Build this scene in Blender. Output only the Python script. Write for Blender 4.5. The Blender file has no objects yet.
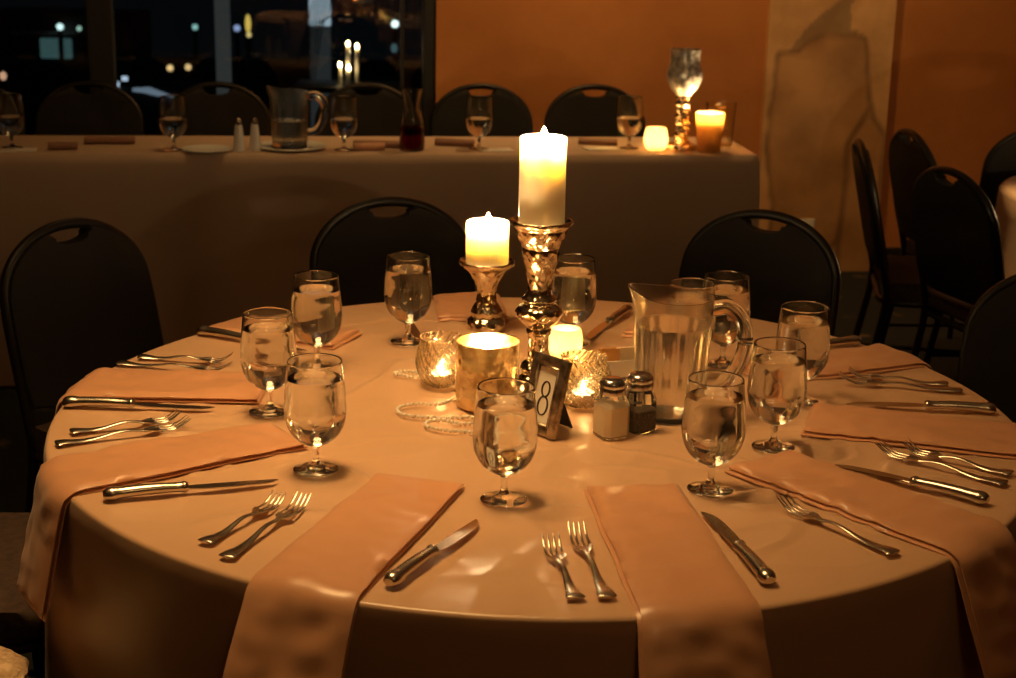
import bpy, bmesh, math, random
from mathutils import Vector, Matrix
random.seed(7)
PI = math.pi
SC = bpy.context.scene
COL = SC.collection
A = math.radians(6.9)                       # the room is turned a little against the camera

# ---------------------------------------------------------------- camera
PITCH, ROLL = 0.2696, 0.0201
cam = bpy.data.objects.new('camera', bpy.data.cameras.new('camera'))
COL.objects.link(cam)
cam.data.sensor_width = 36.0
cam.data.lens = 1594 * 36.0 / 1016
cam.data.clip_start = 0.05
cam.matrix_world = (Matrix.Translation((-0.0518, -2.4321, 1.5417)) @ Matrix.Rotation(PI / 2 - PITCH, 4, 'X')
                    @ Matrix.Rotation(ROLL, 4, 'Z'))
SC.camera = cam
cam.data.dof.use_dof = True
cam.data.dof.focus_distance = 2.35
cam.data.dof.aperture_fstop = 8.0

# ---------------------------------------------------------------- world, exposure
W = bpy.data.worlds.new('night'); SC.world = W; W.use_nodes = True
W.node_tree.nodes['Background'].inputs[0].default_value = (0.25, 0.38, 0.5, 1)
W.node_tree.nodes['Background'].inputs[1].default_value = 0.006
SC.view_settings.view_transform = 'Standard'
SC.view_settings.look = 'None'
SC.view_settings.gamma = 1.0
SC.view_settings.use_curve_mapping = False
SC.view_settings.exposure = 0.0
SC.cycles.max_bounces = 20
SC.cycles.transmission_bounces = 18
SC.cycles.transparent_max_bounces = 16
SC.cycles.glossy_bounces = 6
SC.cycles.diffuse_bounces = 4
SC.cycles.use_denoising = True
SC.cycles.sample_clamp_indirect = 40.0
SC.cycles.blur_glossy = 0.1

WARM = (1.0, 0.58, 0.21)
def rp(u, v, z=0.0):                        # room coordinates -> world
    return Vector((math.cos(A) * u - math.sin(A) * v, math.sin(A) * u + math.cos(A) * v, z))
def spot(name, loc, target, power, angle, blend=0.6, rad=0.06, col=WARM):
    l = bpy.data.lights.new(name, 'SPOT'); l.energy = power; l.color = col
    l.spot_size = math.radians(angle); l.spot_blend = blend; l.shadow_soft_size = rad
    o = bpy.data.objects.new(name, l); COL.objects.link(o); o.location = loc
    o.rotation_euler = (Vector(target) - Vector(loc)).to_track_quat('-Z', 'Y').to_euler()
    return o
CEIL = 2.75
def disk(name, loc, power, size, spread, target=None, col=WARM):
    l = bpy.data.lights.new(name, 'AREA'); l.shape = 'DISK'; l.size = size; l.energy = power; l.color = col; l.spread = math.radians(spread)
    o = bpy.data.objects.new(name, l); COL.objects.link(o); o.location = loc
    if target is not None: o.rotation_euler = (Vector(target) - Vector(loc)).to_track_quat('-Z', 'Y').to_euler()
    return o
# ceiling lamps of the room, the last two added as unseen fill: (u, v), aimed at, watts, cone, dish diameter (None = small spot)
DOWN = [((-0.50, -0.06), rp(-0.28, -0.06, 0.75), 7.8, 70, 0.8),
        ((0.62, 3.1), rp(0.62, 4.2, 1.25), 70, 125, None),
        ((2.55, 3.1), rp(2.3, 4.2, 1.1), 17, 120, None),
        ((-0.5, 2.6), rp(-0.5, 2.7, 0.75), 2.0, 110, 0.5),
        ((0.1, -2.3), rp(0.3, 2.65, 0.45), 1.5, 80, 0.5),  # unseen lamp added as fill for the cloth front and head table skirt
        ((1.75, 0.75), (1.52, 2.02, 0.64), 320, 15, None)]  # unseen narrow spot added to brighten the side table cloth
for (u, v), tgt, pw, ang, dia in DOWN:
    if dia: disk('ceiling_lamp_light', rp(u, v, CEIL - 0.05), pw, dia, ang, tgt)
    else: spot('downlight_beam', rp(u, v, CEIL - 0.03), tgt, pw, ang)

# ---------------------------------------------------------------- materials
def mat(name, col, rough=0.5, metal=0.0, **kw):
    m = bpy.data.materials.new(name); m.use_nodes = True
    b = m.node_tree.nodes['Principled BSDF']
    b.inputs['Base Color'].default_value = (*col, 1)
    b.inputs['Roughness'].default_value = rough
    b.inputs['Metallic'].default_value = metal
    for k, v in kw.items():
        b.inputs[k.replace('_', ' ')].default_value = v
    return m
def nd(m, t, **kw):
    n = m.node_tree.nodes.new(t)
    for k, v in kw.items():
        if k in n.inputs: n.inputs[k].default_value = v
        else: setattr(n, k, v)
    return n
def lk(m, a, b): m.node_tree.links.new(a, b)
def bsdf(m): return m.node_tree.nodes['Principled BSDF']
def bump(m, scale, strength, dist=0.01, detail=3.0, coord='Object', stretch=None, kind='ShaderNodeTexNoise'):
    tc = nd(m, 'ShaderNodeTexCoord'); n = nd(m, kind); n.inputs['Scale'].default_value = scale
    if 'Detail' in n.inputs: n.inputs['Detail'].default_value = detail
    src = tc.outputs[coord]
    if stretch:
        mp = nd(m, 'ShaderNodeMapping'); mp.inputs['Scale'].default_value = stretch; lk(m, src, mp.inputs[0]); src = mp.outputs[0]
    lk(m, src, n.inputs['Vector'])
    b = nd(m, 'ShaderNodeBump'); b.inputs['Strength'].default_value = strength; b.inputs['Distance'].default_value = dist
    lk(m, n.outputs[0], b.inputs['Height']); lk(m, b.outputs[0], bsdf(m).inputs['Normal'])
    return m
def mottled(m, c1, c2, scale, lo=0.35, hi=0.65, detail=5.0, rough=0.55):
    tc = nd(m, 'ShaderNodeTexCoord'); n = nd(m, 'ShaderNodeTexNoise', Scale=scale, Detail=detail, Roughness=rough)
    r = nd(m, 'ShaderNodeValToRGB'); r.color_ramp.elements[0].position = lo; r.color_ramp.elements[1].position = hi
    r.color_ramp.elements[0].color = (*c1, 1); r.color_ramp.elements[1].color = (*c2, 1)
    lk(m, tc.outputs['Object'], n.inputs['Vector']); lk(m, n.outputs[0], r.inputs[0]); lk(m, r.outputs[0], bsdf(m).inputs['Base Color'])
    return m
def emis(name, col, s):
    m = bpy.data.materials.new(name); m.use_nodes = True; t = m.node_tree; t.nodes.clear()
    e = t.nodes.new('ShaderNodeEmission'); e.inputs[0].default_value = (*col, 1); e.inputs[1].default_value = s
    o = t.nodes.new('ShaderNodeOutputMaterial'); t.links.new(e.outputs[0], o.inputs[0]); return m
def glass(name, col=(1, 1, 1), ior=1.45, rough=0.0, bmp=None):
    m = bpy.data.materials.new(name); m.use_nodes = True; t = m.node_tree; t.nodes.clear()
    g = t.nodes.new('ShaderNodeBsdfGlass'); g.inputs['Color'].default_value = (*col, 1); g.inputs['IOR'].default_value = ior
    g.inputs['Roughness'].default_value = rough
    o = t.nodes.new('ShaderNodeOutputMaterial'); t.links.new(g.outputs[0], o.inputs[0])
    if bmp:
        tc = nd(m, 'ShaderNodeTexCoord'); n = nd(m, 'ShaderNodeTexNoise', Scale=bmp[0], Detail=1.0)
        b = nd(m, 'ShaderNodeBump', Strength=bmp[1], Distance=0.004)
        lk(m, tc.outputs['Object'], n.inputs['Vector']); lk(m, n.outputs[0], b.inputs['Height']); lk(m, b.outputs[0], g.inputs['Normal'])
    return m

M = {}
M['cloth'] = bump(mat('champagne_satin_cloth', (0.66, 0.41, 0.245), 0.33, Specular_IOR_Level=0.75, Sheen_Weight=0.15), 8, 0.6, 0.011, 1.5)
M['napkin'] = bump(mat('copper_satin', (0.66, 0.335, 0.18), 0.34, Specular_IOR_Level=0.7, Sheen_Weight=0.15), 9, 0.2, 0.010, 1.5)
M['linen'] = bump(mat('taupe_linen', (0.56, 0.40, 0.28), 0.75), 60, 0.08, 0.004)
M['silver'] = mat('cutlery_steel', (0.60, 0.54, 0.46), 0.25, 1.0)
M['chrome'] = mat('chrome', (0.6, 0.58, 0.55), 0.18, 1.0)
M['glass'] = glass('clear_glass', (0.985, 0.99, 0.985), 1.47)
M['bowlglass'] = glass('misted_goblet_glass', (0.985, 0.99, 0.985), 1.47, 0.05)
M['ribglass'] = glass('swirl_cut_glass', (1.0, 0.97, 0.9), 1.47, 0.09)
M['water'] = glass('water', (0.99, 0.99, 0.985), 1.33, bmp=(45, 0.12))
M['plastic'] = glass('clear_pitcher_plastic', (0.97, 0.965, 0.95), 1.5, 0.13)
M['wine'] = glass('red_wine', (0.25, 0.015, 0.02), 1.34)
M['shell'] = mat('painted_steel_frame', (0.018, 0.015, 0.012), 0.38, 0.5)
M['vinyl'] = bump(mat('dark_upholstery', (0.014, 0.0115, 0.009), 0.7, Specular_IOR_Level=0.25), 120, 0.15, 0.003)
M['seatfab'] = bump(mottled(mat('patterned_seat_fabric', (0.3, 0.2, 0.15), 0.85), (0.035, 0.018, 0.012), (0.065, 0.036, 0.024), 60), 140, 0.3, 0.003)
M['wick'] = mat('wick', (0.02, 0.016, 0.012), 0.9)
M['wax'] = mat('ivory_wax', (0.93, 0.87, 0.74), 0.45, Subsurface_Weight=1.0, Subsurface_Scale=0.035)
bsdf(M['wax']).inputs['Subsurface Radius'].default_value = (1.0, 0.95, 0.86)
M['flame'] = emis('candle_flame', (1.0, 0.68, 0.34), 6000)
M['flame_dim'] = emis('dim_tealight_flame', (1.0, 0.6, 0.23), 1300)
M['flame_small'] = emis('tealight_flame', (1.0, 0.6, 0.23), 5000)
M['paper'] = mat('ivory_card', (0.80, 0.76, 0.68), 0.7)
M['ink'] = mat('dark_ink', (0.03, 0.02, 0.015), 0.7)
M['black'] = mat('black_plastic', (0.012, 0.011, 0.01), 0.45)
M['salt'] = bump(mat('salt_grains', (0.95, 0.84, 0.66), 0.9), 500, 0.4, 0.002)
M['pepper'] = bump(mottled(mat('pepper_grains', (0.1, 0.09, 0.08), 0.9), (0.03, 0.026, 0.022), (0.17, 0.15, 0.13), 400), 500, 0.4, 0.002)
M['pearl'] = mat('pearl', (0.86, 0.80, 0.70), 0.22, 0.0, Coat_Weight=0.6)
M['brown'] = bump(mat('brown_satin_napkin', (0.30, 0.15, 0.09), 0.45), 30, 0.2, 0.006)
M['porcelain'] = mat('white_porcelain', (0.8, 0.78, 0.73), 0.25)
M['frame'] = bump(mottled(mat('antique_pewter_frame', (0.4, 0.33, 0.25), 0.3, 0.9), (0.22, 0.17, 0.12), (0.55, 0.46, 0.35), 70), 200, 0.15, 0.002)
# mercury glass: silvered, mottled, mirror-like
def mercury(name, c1, c2, rough, sc):
    m = mottled(mat(name, c2, rough, 1.0), c1, c2, sc, 0.32, 0.6, 4.0)
    return bump(m, sc * 0.7, 0.55, 0.008, 2)
M['mercury'] = mercury('mercury_silvered_glass', (0.48, 0.36, 0.22), (0.92, 0.82, 0.66), 0.14, 55)
M['gilt'] = mercury('gilt_mercury_glass', (0.52, 0.37, 0.18), (0.90, 0.77, 0.52), 0.25, 40)
M['patina'] = mercury('patinated_mercury_glass', (0.30, 0.26, 0.20), (0.85, 0.80, 0.70), 0.3, 60)
bsdf(M['patina']).inputs['Metallic'].default_value = 0.55
def veil(m, trans):                         # lets a share of light through the silvering, in specks
    t = m.node_tree; p = bsdf(m); out = [n for n in t.nodes if n.type == 'OUTPUT_MATERIAL'][0]
    tr = t.nodes.new('ShaderNodeBsdfTranslucent'); tr.inputs[0].default_value = (0.95, 0.78, 0.5, 1)
    tc = nd(m, 'ShaderNodeTexCoord'); n = nd(m, 'ShaderNodeTexNoise', Scale=90.0, Detail=4.0)
    r = nd(m, 'ShaderNodeMapRange'); r.inputs['From Min'].default_value = 0.35; r.inputs['From Max'].default_value = 0.7
    r.inputs['To Min'].default_value = trans[0]; r.inputs['To Max'].default_value = trans[1]
    mx = t.nodes.new('ShaderNodeMixShader')
    lk(m, tc.outputs['Object'], n.inputs['Vector']); lk(m, n.outputs[0], r.inputs[0]); lk(m, r.outputs[0], mx.inputs[0])
    lk(m, p.outputs[0], mx.inputs[1]); lk(m, tr.outputs[0], mx.inputs[2]); lk(m, mx.outputs[0], out.inputs[0])
    return m
veil(M['gilt'], (0.02, 0.15))
def frosted(name, col, t=0.75):
    m = mat(name, col, 0.3); tr = nd(m, 'ShaderNodeBsdfTranslucent'); tr.inputs[0].default_value = (*col, 1)
    mx = nd(m, 'ShaderNodeMixShader'); mx.inputs[0].default_value = t
    out = [n for n in m.node_tree.nodes if n.type == 'OUTPUT_MATERIAL'][0]
    lk(m, bsdf(m).outputs[0], mx.inputs[1]); lk(m, tr.outputs[0], mx.inputs[2]); lk(m, mx.outputs[0], out.inputs[0]); return m
M['frosted'] = frosted('frosted_glass', (0.95, 0.86, 0.66))
M['amber'] = frosted('amber_crackle_glass', (0.92, 0.66, 0.30), 0.8)
mottled(M['amber'], (0.62, 0.38, 0.15), (0.97, 0.80, 0.48), 90)
# thin pane: see-through with a mirror film
def pane_mat():
    m = bpy.data.materials.new('window_glass'); m.use_nodes = True; t = m.node_tree; t.nodes.clear()
    a = t.nodes.new('ShaderNodeBsdfTransparent'); a.inputs[0].default_value = (0.82, 0.88, 0.88, 1)
    g = t.nodes.new('ShaderNodeBsdfGlossy'); g.inputs['Roughness'].default_value = 0.0
    f = t.nodes.new('ShaderNodeFresnel'); f.inputs[0].default_value = 1.5
    x = t.nodes.new('ShaderNodeMixShader'); o = t.nodes.new('ShaderNodeOutputMaterial')
    t.links.new(f.outputs[0], x.inputs[0]); t.links.new(a.outputs[0], x.inputs[1]); t.links.new(g.outputs[0], x.inputs[2]); t.links.new(x.outputs[0], o.inputs[0])
    return m
M['pane'] = pane_mat()
M['wall'] = bump(mottled(mat('terracotta_faux_plaster', (0.55, 0.2, 0.05), 0.75), (0.46, 0.165, 0.038), (0.68, 0.27, 0.075), 1.6, 0.3, 0.72, 6.0, 0.6), 9, 0.15, 0.01)
M['ceil'] = mat('ceiling_paint', (0.35, 0.25, 0.17), 0.9)
M['dark'] = mat('dark_bronze_frame', (0.018, 0.015, 0.012), 0.5)
M['asphalt'] = mat('asphalt', (0.02, 0.02, 0.022), 0.9)
M['outgrey'] = mat('grey_concrete', (0.20, 0.20, 0.20), 0.8)
def carpet_mat():
    m = mat('dark_patterned_carpet', (0.02, 0.02, 0.015), 0.95)
    tc = nd(m, 'ShaderNodeTexCoord'); v = nd(m, 'ShaderNodeTexVoronoi', Scale=5.5); n = nd(m, 'ShaderNodeTexNoise', Scale=14.0, Detail=3.0)
    ad = nd(m, 'ShaderNodeMath', operation='ADD'); r = nd(m, 'ShaderNodeValToRGB')
    e = r.color_ramp.elements
    e[0].position = 0.5; e[0].color = (0.10, 0.065, 0.035, 1); e[1].position = 0.68; e[1].color = (0.008, 0.009, 0.006, 1)
    lk(m, tc.outputs['Object'], v.inputs['Vector']); lk(m, tc.outputs['Object'], n.inputs['Vector'])
    lk(m, v.outputs['Distance'], ad.inputs[0]); lk(m, n.outputs[0], ad.inputs[1]); lk(m, ad.outputs[0], r.inputs[0]); lk(m, r.outputs[0], bsdf(m).inputs['Base Color'])
    return m
M['carpet'] = carpet_mat()
def stone_mat():
    m = mat('faux_marble', (0.7, 0.55, 0.36), 0.6)
    a = nd(m, 'ShaderNodeVertexColor'); a.layer_name = 'marble'
    tc = nd(m, 'ShaderNodeTexCoord'); n = nd(m, 'ShaderNodeTexNoise', Scale=5.0, Detail=6.0)
    r = nd(m, 'ShaderNodeValToRGB'); r.color_ramp.elements[0].color = (0.72, 0.68, 0.62, 1); r.color_ramp.elements[1].color = (1, 1, 1, 1)
    r.color_ramp.elements[0].position = 0.35; r.color_ramp.elements[1].position = 0.6
    x = nd(m, 'ShaderNodeMix', data_type='RGBA', blend_type='MULTIPLY'); x.inputs[0].default_value = 1.0
    lk(m, tc.outputs['Object'], n.inputs['Vector']); lk(m, n.outputs[0], r.inputs[0])
    lk(m, a.outputs[0], x.inputs[6]); lk(m, r.outputs[0], x.inputs[7]); lk(m, x.outputs[2], bsdf(m).inputs['Base Color']); return m
M['stone'] = stone_mat()

# ---------------------------------------------------------------- mesh helpers
def obj(name, bm, m, parent=None, smooth=True, angle=40):
    me = bpy.data.meshes.new(name)
    bmesh.ops.recalc_face_normals(bm, faces=bm.faces)
    if smooth:
        for f in bm.faces: f.smooth = True
        lim = math.radians(angle)
        for e in bm.edges:
            if len(e.link_faces) == 2 and e.calc_face_angle(0) > lim: e.smooth = False
    bm.to_mesh(me); bm.free()
    me.materials.append(M[m] if isinstance(m, str) else m)
    o = bpy.data.objects.new(name, me); COL.objects.link(o)
    if parent: o.parent = parent
    return o
def tag(o, label, cat, group=None, kind=None):
    o['label'] = label; o['category'] = cat
    if group: o['group'] = group
    if kind: o['kind'] = kind
    return o
def thing(name, label, cat, loc=(0, 0, 0), rz=0.0, group=None):
    o = bpy.data.objects.new(name, None); COL.objects.link(o); o.empty_display_size = 0.05
    o.location = loc; o.rotation_euler = (0, 0, rz)
    return tag(o, label, cat, group)
def struct(name, bm, m, parent=None, smooth=False):
    o = obj(name, bm, m, parent, smooth)
    if not parent: o['kind'] = 'structure'; o.rotation_euler = (0, 0, A)
    return o
def dup(o, loc, rz, label=None, group=None, parent=None):
    c = o.copy(); COL.objects.link(c)
    if parent: c.parent = parent
    else:
        c.location = loc; c.rotation_euler = (0, 0, rz)
        if label: c['label'] = label
        if group: c['group'] = group
    for ch in list(o.children): dup(ch, None, None, parent=c)
    return c
def box(bm, x0, x1, y0, y1, z0, z1, bev=0.0, seg=2):
    r = bmesh.ops.create_cube(bm, size=1)
    for v in r['verts']: v.co = Vector(((x0 + x1) / 2 + v.co.x * (x1 - x0), (y0 + y1) / 2 + v.co.y * (y1 - y0), (z0 + z1) / 2 + v.co.z * (z1 - z0)))
    if bev:
        es = list({e for v in r['verts'] for e in v.link_edges})
        bmesh.ops.bevel(bm, geom=es, offset=bev, segments=seg, affect='EDGES', profile=0.5)
    return bm
def nb(): return bmesh.new()
def lathe(bm, prof, seg=40, c=(0, 0, 0), fr=None, close=False, fz=None):
    rings = []
    for (r, z) in prof:
        if r < 1e-6: rings.append([bm.verts.new((c[0], c[1], c[2] + z))]); continue
        ring = []
        for k in range(seg):
            t = 2 * PI * k / seg; rr = r if fr is None else fr(r, z, t); zz = z if fz is None else fz(r, z, t)
            ring.append(bm.verts.new((c[0] + rr * math.cos(t), c[1] + rr * math.sin(t), c[2] + zz)))
        rings.append(ring)
    pairs = list(zip(rings, rings[1:])) + ([(rings[-1], rings[0])] if close else [])
    for a, b in pairs:
        if len(a) == 1 and len(b) == 1: continue
        for k in range(seg):
            k2 = (k + 1) % seg
            if len(a) == 1: bm.faces.new((a[0], b[k], b[k2]))
            elif len(b) == 1: bm.faces.new((a[k], a[k2], b[0]))
            else: bm.faces.new((a[k], a[k2], b[k2], b[k]))
    return bm
def smoothp(pts, n=6):                      # Catmull-Rom through profile or path points
    pts = [Vector(p) for p in pts]; out = []
    for i in range(len(pts) - 1):
        p0 = pts[max(i - 1, 0)]; p1 = pts[i]; p2 = pts[i + 1]; p3 = pts[min(i + 2, len(pts) - 1)]
        for k in range(n):
            t = k / n
            out.append(0.5 * ((2 * p1) + (p2 - p0) * t + (2 * p0 - 5 * p1 + 4 * p2 - p3) * t * t + (3 * p1 - p0 - 3 * p2 + p3) * t ** 3))
    out.append(pts[-1]); return out
def sp(prof, n=5): return [(max(p.x, 0.0), p.y) for p in smoothp([(a, b, 0) for a, b in prof], n)]
def tube(bm, pts, r, seg=10, closed=False, flat=None, up=(0, 0, 1)):
    """sweep of an ellipse (r wide, flat thick); r may be a list"""
    pts = [Vector(p) for p in pts]; n = len(pts); rings = []
    prev = None
    for i, p in enumerate(pts):
        a = pts[(i - 1) % n] if (closed or i > 0) else p; b = pts[(i + 1) % n] if (closed or i < n - 1) else p
        t = (b - a).normalized(); u = Vector(up) if prev is None else prev
        s = t.cross(u)
        if s.length < 1e-4: s = t.cross(Vector((1, 0, 0)))
        s.normalize(); u = s.cross(t).normalized()
        if flat is None: prev = u
        rr = r[i] if isinstance(r, (list, tuple)) else r
        ff = rr if flat is None else (flat[i] if isinstance(flat, (list, tuple)) else flat)
        rings.append([bm.verts.new(p + s * rr * math.cos(2 * PI * k / seg) + u * ff * math.sin(2 * PI * k / seg)) for k in range(seg)])
    for i in range(n if closed else n - 1):
        a, b = rings[i], rings[(i + 1) % n]
        for k in range(seg): bm.faces.new((a[k], a[(k + 1) % seg], b[(k + 1) % seg], b[k]))
    if not closed:
        bm.faces.new(rings[0]); bm.faces.new(rings[-1])
    return bm
def prism(bm, poly, d0, d1, axis='y', bev=0.0, seg=2):
    """polygon in x,z (axis y) or x,y (axis z), extruded from d0 to d1"""
    f = (lambda a, b, d: (a, d, b)) if axis == 'y' else (lambda a, b, d: (a, b, d))
    v0 = [bm.verts.new(f(a, b, d0)) for a, b in poly]; v1 = [bm.verts.new(f(a, b, d1)) for a, b in poly]
    n = len(poly); c0 = bm.faces.new(v0); c1 = bm.faces.new(v1[::-1])
    for i in range(n): bm.faces.new((v0[i], v0[(i + 1) % n], v1[(i + 1) % n], v1[i]))
    if bev:
        es = list(set(c0.edges) | set(c1.edges))
        bmesh.ops.bevel(bm, geom=es, offset=bev, segments=seg, affect='EDGES', profile=0.5)
    return bm
def look2(p, q): return math.atan2(q[1] - p[1], q[0] - p[0])

# ---------------------------------------------------------------- room shell (room axes u, v)
U0, U1, V0, V1 = -4.6, 3.7, -4.4, 4.2
struct('floor', box(nb(), U0, U1, V0, V1 + 0.1, -0.06, 0), 'carpet')
struct('ceiling', box(nb(), U0 - 0.1, U1 + 0.1, V0 - 0.1, V1 + 0.2, CEIL, CEIL + 0.1), 'ceil')
struct('wall_right', box(nb(), U1, U1 + 0.12, V0, V1 + 0.14, 0, CEIL), 'wall')
struct('wall_left', box(nb(), U0 - 0.12, U0, V0, V1 + 0.14, 0, CEIL), 'wall')
struct('wall_front', box(nb(), U0 - 0.12, U1 + 0.12, V0 - 0.12, V0, 0, CEIL), 'wall')
WX = 0.135                                  # right end of the window
bw = nb(); box(bw, WX, U1 + 0.12, V1, V1 + 0.14, 0, CEIL); box(bw, U0, WX, V1, V1 + 0.14, 2.45, CEIL)
struct('wall_back', bw, 'wall')
bl = nb(); box(bl, U0, WX, V1, V1 + 0.14, 0, 0.12); struct('trim_1', bl, 'dark')
wf = nb()
for a, b in ((WX - 0.05, WX), (-1.265, -1.165), (-2.7, -2.6), (U0, U0 + 0.08)): box(wf, a, b, V1 + 0.02, V1 + 0.11, 0.12, 2.45, 0.004)
box(wf, U0, WX, V1 + 0.02, V1 + 0.11, 2.38, 2.45); box(wf, U0, WX, V1 + 0.02, V1 + 0.11, 0.12, 0.18)
box(wf, -0.008, 0.006, V1 + 0.05, V1 + 0.09, 0.18, 2.38)
win = struct('window_1', wf, 'dark')
pn = obj('pane', box(nb(), U0, WX, V1 + 0.062, V1 + 0.066, 0.15, 2.42), 'pane', win, False)
bb = nb(); box(bb, 0.14, 1.52, V1 - 0.015, V1, 0, 0.1, 0.004); box(bb, 2.064, U1, V1 - 0.015, V1, 0, 0.1, 0.004)
struct('baseboard_back', bb, 'dark')

# faux-marble pilaster; its painted slabs are laid out in (u, z)
def marble(u, z):
    import mathutils
    n = mathutils.noise.noise(Vector((u * 5, z * 5, 3.1))); n2 = mathutils.noise.noise(Vector((u * 16, z * 16, 7.7)))
    x = u + 0.02 * n + 0.008 * n2; y = z + 0.02 * n2 + 0.02 * n
    cream, tan, vein, edge = (0.84, 0.50, 0.22), (0.68, 0.37, 0.15), (0.40, 0.22, 0.10), (0.33, 0.17, 0.07)
    def seg(ax, ay, bx, by):
        dx, dy = bx - ax, by - ay; t = max(0, min(1, ((x - ax) * dx + (y - ay) * dy) / (dx * dx + dy * dy)))
        return math.hypot(x - ax - t * dx, y - ay - t * dy)
    def inside(poly):
        r = False; j = len(poly) - 1
        for i in range(len(poly)):
            if (poly[i][1] > y) != (poly[j][1] > y) and x < (poly[j][0] - poly[i][0]) * (y - poly[i][1]) / (poly[j][1] - poly[i][1]) + poly[i][0]: r = not r
            j = i
        return r
    S1 = [(1.57, 0.30), (1.545, 0.72), (1.57, 0.94), (1.66, 0.96), (1.74, 1.01), (1.93, 1.00), (1.955, 0.90), (1.985, 0.72), (1.90, 0.55), (1.89, 0.15), (1.75, 0.0), (1.60, 0.0)]
    S2 = [(1.89, 0.10), (1.915, 0.58), (1.985, 0.71), (2.06, 0.58), (2.06, -0.1), (1.9, -0.1)]
    P3 = [(1.60, 0.94), (1.70, 1.06), (1.82, 1.17), (1.98, 1.25), (2.0, 1.23), (1.86, 1.14), (1.86, 1.03), (1.92, 1.01), (1.74, 1.0)]
    S4 = [(1.52, 1.30), (1.68, 1.32), (1.86, 1.45), (2.0, 1.75), (1.8, 2.1), (1.52, 2.2)]
    S5 = [(2.0, 1.32), (2.1, 1.5), (2.1, 2.4), (1.85, 2.3), (2.04, 1.8)]
    c = Vector(cream)
    if inside(P3): c = Vector((0.50, 0.31, 0.15))
    for S in (S1, S2, S4, S5):
        if inside(S): c = Vector(tan) * (0.95 + 0.25 * n)
        d = min(seg(*S[i], *S[(i + 1) % len(S)]) for i in range(len(S)))
        w = max(0, 1 - d / 0.02)
        c = c.lerp(Vector(edge), min(1, 1.0 * w * (0.85 + 0.5 * n2)))
    return c
pm = nb(); PU0, PU1, PV = 1.52, 2.062, V1 - 0.035
nu, nz = 70, 200
lay = pm.loops.layers.color.new('marble')
vs = [[pm.verts.new((PU0 + (PU1 - PU0) * i / nu, PV, CEIL * j / nz)) for i in range(nu + 1)] for j in range(nz + 1)]
for j in range(nz):
    for i in range(nu): pm.faces.new((vs[j][i], vs[j][i + 1], vs[j + 1][i + 1], vs[j + 1][i]))
for i0, s in ((0, -1), (nu, 1)):
    for j in range(nz):
        a, b = vs[j][i0], vs[j + 1][i0]
        pm.faces.new((a, b, pm.verts.new((b.co.x, V1, b.co.z)), pm.verts.new((a.co.x, V1, a.co.z))))
cache = {}
for f in pm.faces:
    for l in f.loops:
        k = (round(l.vert.co.x, 4), round(l.vert.co.z, 4))
        if k not in cache: cache[k] = marble(*k)
        c = cache[k]; l[lay] = (*[max(0, x) ** (1 / 2.2) for x in c], 1)
struct('trim_2', pm, 'stone')
ou = nb(); box(ou, 1.71, 1.775, PV - 0.006, PV, 0.135, 0.235, 0.003); ou2 = obj('wall_outlet', ou, 'paper'); ou2.rotation_euler = (0, 0, A)
tag(ou2, 'small pale outlet plate low on the marbled pilaster', 'outlet')

# ceiling downlights: the fittings the beams come from, added ones included
M['lens'] = emis('lamp_lens', (1.0, 0.66, 0.3), 3.0)
dl0 = None; sh0 = None
for (u, v), tgt, pw, ang, dia in DOWN:
    p = rp(u, v, CEIL)
    if dia:
        if sh0 is None:
            sh0 = thing('ceiling_lamp', 'round shallow ceiling lamp', 'ceiling light', p, 0, 'round ceiling lamps')
            obj('shade', lathe(nb(), [(0, 0), (dia / 2 + 0.03, 0), (dia / 2 + 0.03, -0.06), (dia / 2 + 0.022, -0.06), (dia / 2 + 0.022, -0.012), (0, -0.012)], 48), 'porcelain', sh0)
        else:
            k = dup(sh0, p, 0); k.scale = ((dia / 2 + 0.03) / (DOWN[0][4] / 2 + 0.03),) * 2 + (1,)
    elif dl0 is None:
        dl0 = thing('recessed_downlight', 'round recessed downlight in the ceiling', 'ceiling light', p, 0, 'recessed ceiling downlights')
        obj('trim_ring', lathe(nb(), [(0.055, 0), (0.085, 0), (0.085, -0.008), (0.06, -0.012), (0.055, -0.008)], 32, close=True), 'porcelain', dl0)
        obj('lens', lathe(nb(), [(0, -0.002), (0.055, -0.002), (0.055, 0.0), (0, 0.0)], 32), 'lens', dl0)
    else: dup(dl0, p, 0)

# ---------------------------------------------------------------- round table and its cloth
R, TZ, RHO = 0.762, 0.75, 0.007
tb = thing('round_banquet_table', 'large round banquet table under the champagne satin cloth', 'table')
obj('tabletop', lathe(nb(), [(0, 0.715), (R - 0.02, 0.715), (R - 0.008, 0.722), (R - 0.008, 0.738), (R - 0.02, 0.745), (0, 0.745)], 96), 'black', tb)
for k in range(4):
    t = PI / 4 + k * PI / 2
    obj('leg', tube(nb(), [(0.5 * math.cos(t), 0.5 * math.sin(t), 0.716), (0.5 * math.cos(t), 0.5 * math.sin(t), 0.01)], 0.014), 'shell', tb)
def fold(t):
    f = 0.5 + 0.5 * math.sin(11 * t + 1.4 * math.sin(2 * t + 0.6) + 0.9 * math.sin(3 * t))
    g = 0.5 + 0.5 * math.sin(23 * t + 2.0 * math.sin(t))
    return 0.78 * f ** 1.6 + 0.22 * g
def rcloth(t, drop):
    return R + 0.002 + 0.055 * min(drop, 0.73) ** 1.15 * fold(t) + 0.012 * min(drop / 0.7, 1)
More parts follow.
